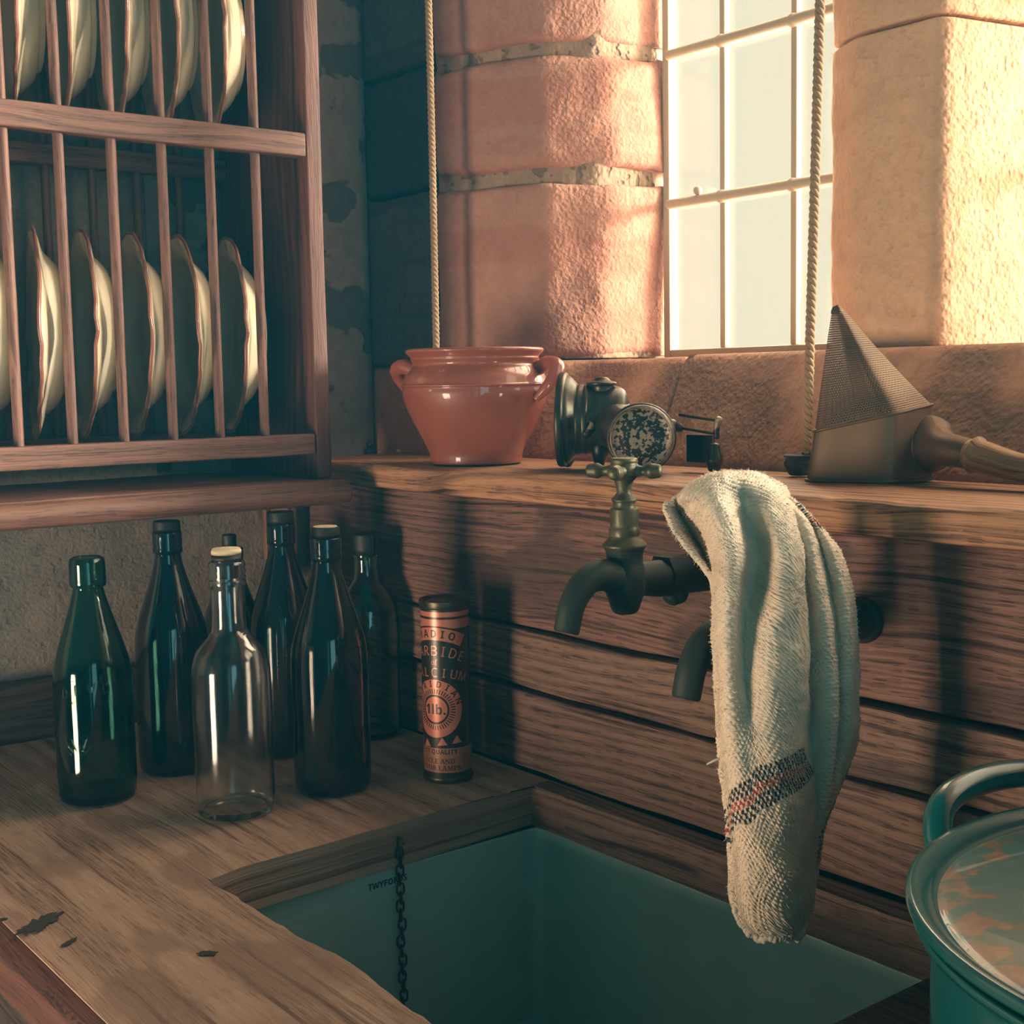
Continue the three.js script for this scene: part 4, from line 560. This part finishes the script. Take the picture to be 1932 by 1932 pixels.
// ------------------------------------------------------------------ towel over the second tap
{
  const t = tag(group('hand_towel', [0, 0, 0]), 'cream terry towel with a dark and red checked stripe, draped over a tap', 'towel');
  const D = 0.978, cr = (a, b, c, d, f) => 0.5 * ((2 * b) + (-a + c) * f + (2 * a - 5 * b + 4 * c - d) * f * f + (-a + 3 * b - 3 * c + d) * f * f * f);
  function sheet(rows, nu, nv, thick, name, mat, seed, stripe) {
    const R = rows.map((r) => r.map(([px, py, w]) => atDepth(px, py, D - w))), nr = R.length, nc = R[0].length, G = [];
    const pick = (arr, i) => arr[clamp(i, 0, arr.length - 1)];
    for (let j = 0; j <= nv; j++) { const fj = j / nv * (nr - 1), b = Math.min(Math.floor(fj), nr - 2), f = fj - b, line = [];
      const ctl = []; for (let c = 0; c < nc; c++) { const q = [b - 1, b, b + 1, b + 2].map((k) => pick(R, k)[c]); ctl.push(V(cr(q[0].x, q[1].x, q[2].x, q[3].x, f), cr(q[0].y, q[1].y, q[2].y, q[3].y, f), cr(q[0].z, q[1].z, q[2].z, q[3].z, f))); }
      for (let i = 0; i <= nu; i++) { const fi = i / nu * (nc - 1), a = Math.min(Math.floor(fi), nc - 2), g = fi - a, q = [a - 1, a, a + 1, a + 2].map((k) => pick(ctl, k)); line.push(V(cr(q[0].x, q[1].x, q[2].x, q[3].x, g), cr(q[0].y, q[1].y, q[2].y, q[3].y, g), cr(q[0].z, q[1].z, q[2].z, q[3].z, g))); }
      G.push(line); }
    // cloth coordinates: arc lengths along the middle of the sheet
    const S = G.map((l) => { let s = 0; return l.map((p, i) => (i ? s += p.distanceTo(l[i - 1]) : 0)); });
    const T = G[0].map((_, i) => { let s = 0; return G.map((l, j) => (j ? s += l[i].distanceTo(G[j - 1][i]) : 0)); });
    const nor = (i, j) => { const a = G[j][Math.min(i + 1, nu)].clone().sub(G[j][Math.max(i - 1, 0)]), b = G[Math.min(j + 1, nv)][i].clone().sub(G[Math.max(j - 1, 0)][i]); return b.cross(a).normalize(); };
    const pos = [], uv = [], col = [], idx = [], W = nu + 1, N0 = W * (nv + 1);
    const pile = (s, v, k) => { const y = v / 0.0032, row = Math.floor(y), x = s / 0.0030 + (row % 2) * 0.5; return Math.sin((x % 1) * Math.PI) * Math.sin((y % 1) * Math.PI) * 0.0009 * (0.5 + noise3(Math.floor(x), row, k)); };
    for (const side of [1, -1]) for (let j = 0; j <= nv; j++) for (let i = 0; i <= nu; i++) {
      const s = S[j][i], v = T[i][j], n = nor(i, j), e = Math.min(i, nu - i, j, nv - j), wob = (fbm(G[j][i].x * 45, G[j][i].y * 45, G[j][i].z * 45 + seed, 3) - 0.5) * 0.006;
      const p = G[j][i].clone().addScaledVector(n, side * thick * Math.min(1, 0.35 + e * 0.2) + (side > 0 ? pile(s + 1, v + 1, seed) : 0) + wob);
      const ragged = (j > nv - 3 || i < 2) ? (noise3(i * 0.9, j * 0.9, seed) - 0.5) * 0.006 : 0; p.y += (j > nv - 3 ? ragged : 0); p.addScaledVector(RIGHT, i < 2 ? ragged * 0.6 : 0);
      pos.push(p.x, p.y, p.z); uv.push(s, v);
      let c = [0.86, 0.70, 0.54]; const m = 0.9 + 0.2 * fbm(s * 160, v * 160, seed, 2); c = c.map((q) => q * m * 0.86);
      if (stripe) { const band = stripe(s, v, i / nu, j / nv); if (band) c = band === 2 ? [0.36, 0.055, 0.05] : [0.018, 0.030, 0.045]; }
      col.push(...c);
    }
    const quad = (a, b, c, d) => idx.push(a, b, c, a, c, d);
    for (let j = 0; j < nv; j++) for (let i = 0; i < nu; i++) { const a = j * W + i; quad(a, a + W, a + W + 1, a + 1); const b = N0 + a; quad(b, b + 1, b + W + 1, b + W); }
    for (let i = 0; i < nu; i++) { quad(i, i + 1, N0 + i + 1, N0 + i); const a = nv * W + i; quad(a, N0 + a, N0 + a + 1, a + 1); }
    for (let j = 0; j < nv; j++) { const a = j * W; quad(a, N0 + a, N0 + a + W, a + W); const b = a + nu; quad(b, b + W, N0 + b + W, N0 + b); }
    const g = new THREE.BufferGeometry(); g.setAttribute('position', new THREE.Float32BufferAttribute(pos, 3)); g.setAttribute('uv', new THREE.Float32BufferAttribute(uv, 2)); g.setAttribute('color', new THREE.Float32BufferAttribute(col, 3)); g.setIndex(idx); g.computeVertexNormals();
    return { m: mesh(name, g, mat, t), G, T };
  }
  const terry = new THREE.MeshPhysicalMaterial({ vertexColors: true, roughness: 1, sheen: 0.5, sheenRoughness: 0.7, sheenColor: new THREE.Color(0.9, 0.85, 0.75), side: THREE.DoubleSide, bumpMap: dataMap(256, 256, (u, v) => { const z = 0.5 + 0.5 * (fbm(u * 60, v * 60, 61, 2) - 0.5) + 0.25 * Math.sin(u * 6.283 * 16 + 3 * Math.sin(v * 6.283 * 8)) * Math.sin(v * 6.283 * 16); return [z, z, z]; }, false, [22, 22]), bumpScale: 0.0009 });
  const row = (py, xs, ws) => xs.map((x, i) => [x, py, ws[i]]);
  const W8 = [0.002, -0.004, 0.010, 0.020, 0.002, 0.019, 0.004, -0.022];
  const front = [
    [[1296, 935, -0.10], [1308, 928, -0.10], [1325, 915, -0.10], [1350, 900, -0.10], [1395, 893, -0.10], [1440, 900, -0.10], [1474, 918, -0.10], [1484, 935, -0.10]],
    [[1268, 946, -0.016], [1279, 942, -0.026], [1291, 931, -0.006], [1332, 906, -0.004], [1385, 899, -0.004], [1440, 912, -0.008], [1478, 940, -0.02], [1488, 962, -0.045]],
    [[1255, 957, -0.006], [1284, 968, -0.034], [1308, 951, 0.010], [1350, 938, 0.020], [1395, 943, 0.008], [1450, 955, 0.014], [1495, 985, -0.004], [1500, 1000, -0.04]],
    [[1274, 1000, -0.002], [1310, 1012, -0.038], [1342, 1000, 0.014], [1380, 1008, 0.027], [1425, 1020, -0.003], [1470, 1025, 0.016], [1508, 1035, 0.0], [1508, 1050, -0.036]],
    [[1310, 1045, 0.0], [1333, 1055, -0.030], [1354, 1050, 0.014], [1384, 1060, 0.026], [1425, 1075, -0.005], [1475, 1085, 0.017], [1511, 1090, 0.0], [1508, 1100, -0.032]],
    [[1345, 1105, 0.002], [1350, 1105, -0.008], [1357, 1105, 0.012], [1380, 1115, 0.023], [1412, 1130, -0.003], [1470, 1140, 0.020], [1513, 1145, 0.003], [1510, 1150, -0.026]],
    row(1200, [1346, 1351, 1358, 1376, 1402, 1460, 1514, 1514], W8), row(1300, [1351, 1356, 1363, 1379, 1407, 1456, 1512, 1518], [0.002, -0.002, 0.010, 0.018, 0.008, 0.020, 0.003, -0.022]),
    row(1400, [1356, 1361, 1369, 1387, 1421, 1460, 1502, 1525], [0.002, -0.002, 0.008, 0.016, 0.014, 0.017, 0.0, -0.026]), row(1500, [1366, 1371, 1380, 1402, 1432, 1470, 1512, 1550], [0.002, -0.002, 0.006, 0.014, 0.016, 0.013, -0.004, -0.032]),
    row(1600, [1376, 1381, 1391, 1411, 1440, 1478, 1514, 1537], [0.002, 0, 0.006, 0.012, 0.014, 0.011, -0.006, -0.03]), row(1690, [1381, 1386, 1396, 1415, 1440, 1478, 1512, 1532], [0.002, 0, 0.005, 0.011, 0.012, 0.009, -0.006, -0.026]),
    row(1737, [1398, 1403, 1411, 1426, 1446, 1476, 1504, 1522], [0.002, 0.002, 0.005, 0.009, 0.01, 0.008, -0.004, -0.02]), row(1762, [1428, 1431, 1437, 1446, 1460, 1480, 1497, 1510], [0.002, 0.002, 0.004, 0.006, 0.007, 0.005, -0.003, -0.014]),
  ];
  // woven stripe: rows of dark checks with a red one between
  const check = (d, s) => { const cell = 0.0035, r = Math.floor(d / cell); if (r < 0 || r > 7) return 0; const k = Math.floor(s / 0.0034 + (r % 2) * 0.5); const on = ((s / 0.0034 + (r % 2) * 0.5) % 1 + 1) % 1 < 0.58; return on ? ((r === 3 || r === 4) ? 2 : 1) : 0; };
  const bend = (s) => s < 0.022 ? 0.007 * s / 0.022 : 0.007 - 0.95 * (s - 0.022) - 3 * (s - 0.022) ** 2;
  const A = sheet(front, 190, 620, 0.0022, 'front_fold', terry, 3, (s, v) => v > 0.27 ? check(v - 0.335 - bend(s), s + 1) : 0);
  const Bk = [
    [[1440, 932, -0.04], [1462, 930, -0.03], [1474, 934, -0.04], [1484, 938, -0.04], [1491, 945, -0.05]],
    [[1490, 1005, -0.036], [1514, 992, -0.014], [1534, 1000, -0.034], [1548, 1003, -0.028], [1561, 1014, -0.052]],
    row(1100, [1500, 1540, 1562, 1585, 1602], [-0.036, -0.012, -0.036, -0.028, -0.054]), row(1200, [1505, 1558, 1576, 1597, 1614], [-0.036, -0.010, -0.036, -0.030, -0.056]), row(1300, [1505, 1566, 1580, 1600, 1618], [-0.036, -0.012, -0.036, -0.032, -0.058]),
    row(1400, [1500, 1566, 1576, 1596, 1612], [-0.04, -0.016, -0.036, -0.034, -0.06]), row(1500, [1495, 1552, 1560, 1568, 1576], [-0.042, -0.022, -0.036, -0.036, -0.06]), row(1600, [1490, 1528, 1534, 1538, 1541], [-0.044, -0.028, -0.036, -0.038, -0.058]), row(1715, [1490, 1512, 1520, 1526, 1531], [-0.042, -0.026, -0.032, -0.036, -0.05]),
  ];
  const B = sheet(Bk, 110, 440, 0.0022, 'back_fold', terry, 7, (s, v) => check(v - 0.245 + (s - 0.06) * 1.1, s + 2) || (v < 0.035 && s > 0.035 ? check((s - 0.036), v * 1.3 + 3) : 0));
  // loose loops of pile standing off the cloth, and the knotted fringe
  const fuzz = (sh, n, nm) => { const smp = new MeshSurfaceSampler(sh.m); smp.randomGenerator = rnd; smp.setRandomGenerator && smp.setRandomGenerator(rnd); smp.build(); const g = new THREE.ConeGeometry(0.00028, 0.0034, 4, 1); g.translate(0, 0.0014, 0); const im = ready(new THREE.InstancedMesh(g, M.pile, n)); const p = V(), q = V(), o = new THREE.Object3D(); for (let i = 0; i < n; i++) { smp.sample(p, q); o.position.copy(p); o.quaternion.setFromUnitVectors(V(0, 1, 0), q.add(V(rnd() - 0.5, rnd() - 0.9, rnd() - 0.5).multiplyScalar(1.3)).normalize()); o.scale.setScalar(0.5 + rnd() * 0.7); o.updateMatrix(); im.setMatrixAt(i, o.matrix); } im.name = nm; im.userData.kind = 'stuff'; t.add(im); };
  M.pile = new THREE.MeshStandardMaterial({ color: new THREE.Color().setRGB(0.62, 0.56, 0.46), roughness: 1 });
  fuzz(A, 5200, 'pile'); fuzz(B, 2200, 'pile');
  const knots = [], knot = (p, r) => knots.push(place(new THREE.SphereGeometry(r, 8, 6).scale(0.85, 1.25, 0.85), p.x, p.y - 0.001 - 0.0025 * rnd(), p.z));
  for (let i = 3; i < 188; i += 6) knot(A.G.at(-1)[i], 0.0026 + 0.0012 * rnd());
  for (let j = 545; j < 620; j += 7) { knot(A.G[j][1], 0.0024 + 0.0012 * rnd()); if (j > 575) knot(A.G[j][186], 0.0022 + 0.001 * rnd()); }
  const fr = mesh('fringe', merged(knots), M.pile, t); fr.userData.kind = 'stuff';
  const th = [atDepth(1366, 1428, 0.976), atDepth(1350, 1434, 0.974), atDepth(1334, 1442, 0.975)]; mesh('loose_thread', limb(th, [0.0011, 0.0010, 0.0008], 6, 12), M.pile, t);
}
// ------------------------------------------------------------------ plug chain in the sink
{
  const t = tag(group('plug_chain', [0.7035, 0.9, -1.0765]), 'thin dark plug chain hanging down the inside of the sink', 'chain');
  const link = (() => { const c = new THREE.CurvePath(), pts = []; const a = 0.0036, h = 0.0062; for (let i = 0; i < 28; i++) { const f = i / 28 * 6.2832; pts.push(V(Math.cos(f) * a, Math.sin(f) * (a) + Math.sign(Math.sin(f)) * (h - a), 0)); } return new THREE.TubeGeometry(new THREE.CatmullRomCurve3(pts, true), 40, 0.00105, 6, true); })();
  let y = -0.030; for (let i = 0; i < 25; i++) { const m = mesh('link', link, M.chain, t); m.position.set(0.0004 * Math.sin(i), y - i * 0.0093, -0.0165 + 0.0015 * Math.sin(i * 1.7)); m.rotation.y = i % 2 ? 1.2 : -0.25; m.rotation.z = 0.03 * Math.sin(i * 2.1); }
  mesh('hook', limb([V(0, -0.018, -0.012), V(0, -0.013, -0.020), V(0, -0.022, -0.024), V(0, -0.030, -0.018)], [0.0014, 0.0014], 8, 16), M.chain, t).position.z = 0.004;
}
// ------------------------------------------------------------------ enamel stock pot
{
  const t = tag(group('stock_pot', [0.6927, Y0, -0.2523]), 'large blue-green enamel stock pot with a chipped rusty lid', 'pot'); const R = 0.1934, H = 0.170;
  mesh('body', lathe(rounded([[0.165, 0.0], [0.176, 0.003], [0.1800, 0.015], [0.1802, 0.08], [0.1802, 0.150]], 40).concat([[0.1830, 0.1525], [0.1890, 0.1545], [0.1905, 0.158], [0.1890, 0.1605], [0.178, 0.160], [0.176, 0.15], [0.176, 0.01], [0.00001, 0.006]]), 120), M.enamel, t);
  mesh('lid', lathe(rounded([[0.160, 0.1600], [0.1885, 0.1625], [0.1932, 0.1650], [0.1934, 0.1685], [0.1915, 0.1708], [0.1875, 0.1706], [0.1825, 0.1675], [0.1795, 0.1640], [0.1770, 0.1630]], 60), 120), M.enamel, t);
  const top = lathe(rounded([[0.1775, 0.1629], [0.172, 0.1642], [0.12, 0.1668], [0.05, 0.1680], [0.00001, 0.1682]], 40), 96), p = top.attributes.position, uv = top.attributes.uv; for (let i = 0; i < p.count; i++) { uv.setXY(i, p.getX(i) * 2.75 + 0.5, p.getZ(i) * 2.75 + 0.5); } mesh('lid_centre', top, M.rustlid, t);
  mesh('knob', lathe(rounded([[0.012, 0.166], [0.009, 0.174], [0.018, 0.184], [0.017, 0.194], [0.00001, 0.197]], 24), 32), M.enamel, t);
  const hp = (px, py, y) => atY(px, py, y).sub(t.position); const h0 = hp(1776, 1566, 1.070), d = V(h0.x, 0, h0.z).normalize();
  const a0 = Math.atan2(h0.z, h0.x), pt = (a, r, y) => V(Math.cos(a) * r, y, Math.sin(a) * r), sgn = 1;
  mesh('handle', limb([pt(a0, 0.184, 0.140), pt(a0 + 0.01, 0.199, 0.160), pt(a0 + 0.08, 0.206, 0.178), pt(a0 + 0.36, 0.209, 0.186), pt(a0 + 0.64, 0.206, 0.178), pt(a0 + 0.70, 0.199, 0.160), pt(a0 + 0.71, 0.184, 0.140)], [0.0085, 0.0088, 0.0085, 0.009, 0.0085, 0.0088, 0.0085], 16, 60), M.enamel, t);
  const a1 = a0 + Math.PI; mesh('handle', limb([pt(a1, 0.184, 0.140), pt(a1 + 0.01, 0.199, 0.160), pt(a1 + 0.08, 0.206, 0.178), pt(a1 + 0.36, 0.209, 0.186), pt(a1 + 0.64, 0.206, 0.178), pt(a1 + 0.70, 0.199, 0.160), pt(a1 + 0.71, 0.184, 0.140)], [0.0085, 0.0088, 0.0085, 0.009, 0.0085, 0.0088, 0.0085], 16, 60), M.enamel, t);
}

renderer.render(scene, camera);
